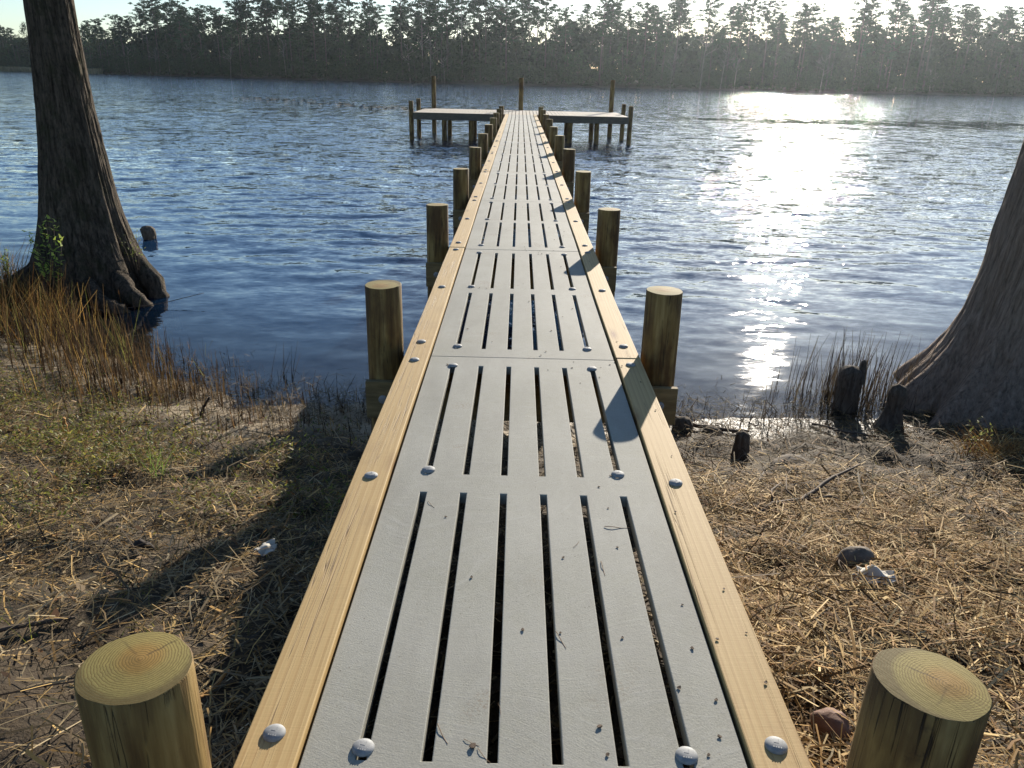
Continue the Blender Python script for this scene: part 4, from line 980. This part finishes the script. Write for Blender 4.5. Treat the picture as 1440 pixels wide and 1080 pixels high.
pines = [make_pine(100 + i, h, lo, wd, de, ft) for i, (h, lo, wd, de, ft) in enumerate([(28, .62, 3.8, 1.0, True), (30, .68, 4.3, .9, True), (27, .5, 3.3, 1.15, False), (29, .74, 3.6, .75, True), (26, .58, 4.6, 1.1, True), (31, .62, 3.9, 1.0, False), (24, .45, 3.6, 1.2, False)])]
broads = [make_broad(200 + i, h, wd, M[m], p) for i, (h, wd, m, p) in enumerate([(17, 4.2, 'leaf', False), (14, 3.6, 'leaf', False), (19, 3.8, 'leaf', False), (12, 3.6, 'leaf', False)])]
paleb = make_broad(260, 17, 4.6, M['mossleaf'], True)
def bare_mesh(seed, h, lean, n, lo):
    mb, pts, br = make_bare(seed, h, lean); rg = random.Random(seed + 5)
    for i in range(n):
        z = h * (lo + (1 - lo) * i / n); br(along(pts, h, z), rg.uniform(0, 6.28), rg.uniform(.2, .8), (1.1 - i / n) * 3.2 + .5, .085, 2)
    return mb.mesh('trunk', M['palebark'], True)
bares = [bare_mesh(300, 15, .08, 9, .5), bare_mesh(301, 18, .04, 8, .6), bare_mesh(302, 12, .12, 8, .45)]
rg = random.Random(77)
FG = 'trees of the forest along the far shore'
PL = ['tall dark pine with long bare trunk and narrow ragged crown on the far shore', 'tall dark pine with flat spreading top on the far shore', 'tall pine with deep conical crown on the far shore', 'tall thin pine with small sparse crown on the far shore',
      'stout pine with broad layered crown on the far shore', 'tallest kind of pine with long full crown on the far shore', 'shorter dense pine with low crown on the far shore']
xs = []
x = -330.0
while x < 330:
    xs.append(x); x += rg.uniform(1.9, 4.1) * (1 if abs(x) < 250 else 1.8)
for x in xs:
    i = rg.randrange(7); row = rg.choice([6, 12, 18, 26, 34]); fy = float(farshore(x))
    prof_h = np.interp(x, [-330, -215, -190, -160, -60, -20, 60, 150, 200, 260, 330], [.62, .64, .84, 1.06, 1.04, .96, .94, 1.02, 1.06, 1.12, 1.1])
    s = rg.uniform(.80, 1.16) * float(prof_h)
    forest_tree('pine_tree', *pines[i], x, fy + row, s, rg.uniform(0, 6.28), PL[i], FG)
x = -335.0
BL = ['rounded mid green understory tree below the pines on the far shore', 'small bushy tree low on the far shore edge', 'taller leafy tree among the far pines', 'small dense shrub-like tree at the foot of the far forest']
while x < 335:
    i = rg.randrange(4); fy = float(farshore(x)); forest_tree('understory_tree', *broads[i], x, fy + rg.uniform(3, 26), rg.uniform(.7, 1.15), rg.uniform(0, 6.28), BL[i], FG)
    x += rg.uniform(2.0, 5.0)
for k in range(20):
    x = rg.uniform(-270, 290); i = rg.randrange(3); forest_tree('bare_tree', bares[i], None, x, float(farshore(x)) + rg.uniform(1, 6), rg.uniform(.7, 1.1), rg.uniform(0, 6.28),
        ['leaning bare pale trunk at the front of the far forest', 'tall slim bare pale tree at the front of the far forest', 'short crooked bare pale tree at the front of the far forest'][i], 'bare pale trees at the edge of the far forest')
tb = bare_mesh(310, 31, .01, 18, .55)
forest_tree('bare_tree', tb, None, -22, float(farshore(-22)) + 9, 1.0, .4, 'tall leafless tree standing against the sky left of the middle dock piling', None)
forest_tree('pale_tree', *paleb, 222, float(farshore(222)) + 2, 1.0, 1.0, 'pale grey mossy bushy tree in the forest at far right', None)
sn, pts_, _ = make_bare(311, 17, .0); snag = forest_tree('dead_snag', sn.mesh('trunk', M['palebark'], True), None, -207, float(farshore(-207)) - 1, 1.0, 0, 'broken pale dead snag leaning left at far left shore', None); snag.rotation_euler = (0, -.22, 0)
# wood behind, undergrowth in front
def mass(n, y0, y1, z0, z1, size, seed, hprof=None):
    rs = np.random.default_rng(seed); X = rs.uniform(-345, 345, n); Y = farshore(X) + rs.uniform(y0, y1, n)
    top = z0 + (z1 - z0) * (.45 + .55 * vnoise(X * .11, Y * .13, seed)) 
    if hprof is not None: top = top * np.interp(X, *hprof)
    Z = terrain(X, Y) + z0 + (top - z0) * rs.random(n) ** .95
    return np.stack([X, Y, Z], 1), rs
C, rs = mass(15000, 16, 60, 0, 24, .4, 5, ([-330, -215, -170, -60, 60, 150, 330], [.7, .7, 1.02, .95, .95, 1.08, 1.15])); V, F = leaf_cloud(C, rs.uniform(1.2, 2.6, len(C)), 18, .8, .8, rs)
tag(link('far_wood', np_mesh('far_wood', V, F, [M['needle']])), 'dense dark wood filling in behind the pines of the far shore', 'wood', kind='stuff')
C, rs = mass(6500, .3, 12, .1, 8.5, .3, 6); V, F = leaf_cloud(C, rs.uniform(.6, 1.5, len(C)), 24, .27, .8, rs)
tag(link('shore_undergrowth', np_mesh('shore_undergrowth', V, F, [M['leaf']])), 'dark undergrowth along the foot of the far forest', 'undergrowth', kind='stuff')
n = 9000; X = RNG.uniform(-270, -195, n); Y = farshore(X) - RNG.uniform(0, 7, n)
V, F, C = blades(np.stack([X, Y, np.maximum(terrain(X, Y), -.2)], 1), RNG.uniform(1.4, 2.8, n), RNG.uniform(.12, .3, n), RNG.uniform(0, .3, n), RNG.uniform(0, 6.28, n), pick(n, [(.30, .25, .14), (.38, .31, .18), (.22, .2, .09)]))
tag(link('marsh_grass', np_mesh('marsh_grass', V, F, [M['reed']], cols=C)), 'pale tan marsh grass strip on the far left shore', 'grass', kind='stuff')
# floating leaves in a long streak on the lake
def pads(n, pts, sx, sy, seed):
    rs = np.random.default_rng(seed); pts = np.array(pts); i = rs.random(n) * (len(pts) - 1); k = i.astype(int); u = (i - k)[:, None]
    P = pts[k] * (1 - u) + pts[k + 1] * u; P = P + np.stack([rs.normal(0, sx, n), rs.normal(0, sy, n)], 1)
    keep = rs.random(n) < np.clip(fbm(P[:, 0] * .25, P[:, 1] * .35, 3, seed) * 1.6 + .6, .04, 1); P = P[keep]; n = len(P)
    m = 8; A = np.arange(m) / m * 2 * PI; r = rs.uniform(.06, .19, n)
    V = np.stack([P[:, 0:1] + r[:, None] * np.cos(A), P[:, 1:2] + r[:, None] * np.sin(A) * .9, np.full((n, m), .03) + rs.uniform(0, .03, (n, 1)) + rs.uniform(-.3, .3, (n, 1)) * r[:, None] * np.cos(A + 1)], -1).reshape(-1, 3)
    return V, np.arange(n * m).reshape(n, m)
V1, F1 = pads(420, [(-29, 92), (-22, 86), (-14, 76), (-9, 70)], 2, 1.6, 8)
tag(link('floating_leaves', np_mesh('floating_leaves', V1, F1, [M['pad']])), 'thin dotted streak of floating leaves on the blue water left of the dock', 'water plants', kind='stuff')

# ------------------------------------------------------------------ air
HAZE = .00008
if HAZE > 0:
    mb = MB(); mb.box(-640, 640, -70, 720, -6, 48); t = NT('thin_haze'); v = t.n('VolumePrincipled')
    t.set(v, 'Color', (.80, .92, 1)); v.inputs['Density'].default_value = HAZE; v.inputs['Anisotropy'].default_value = .74
    t.t.links.new(v.outputs[0], t.out.inputs['Volume']); tag(mb.build('haze', t.m), kind='stuff')
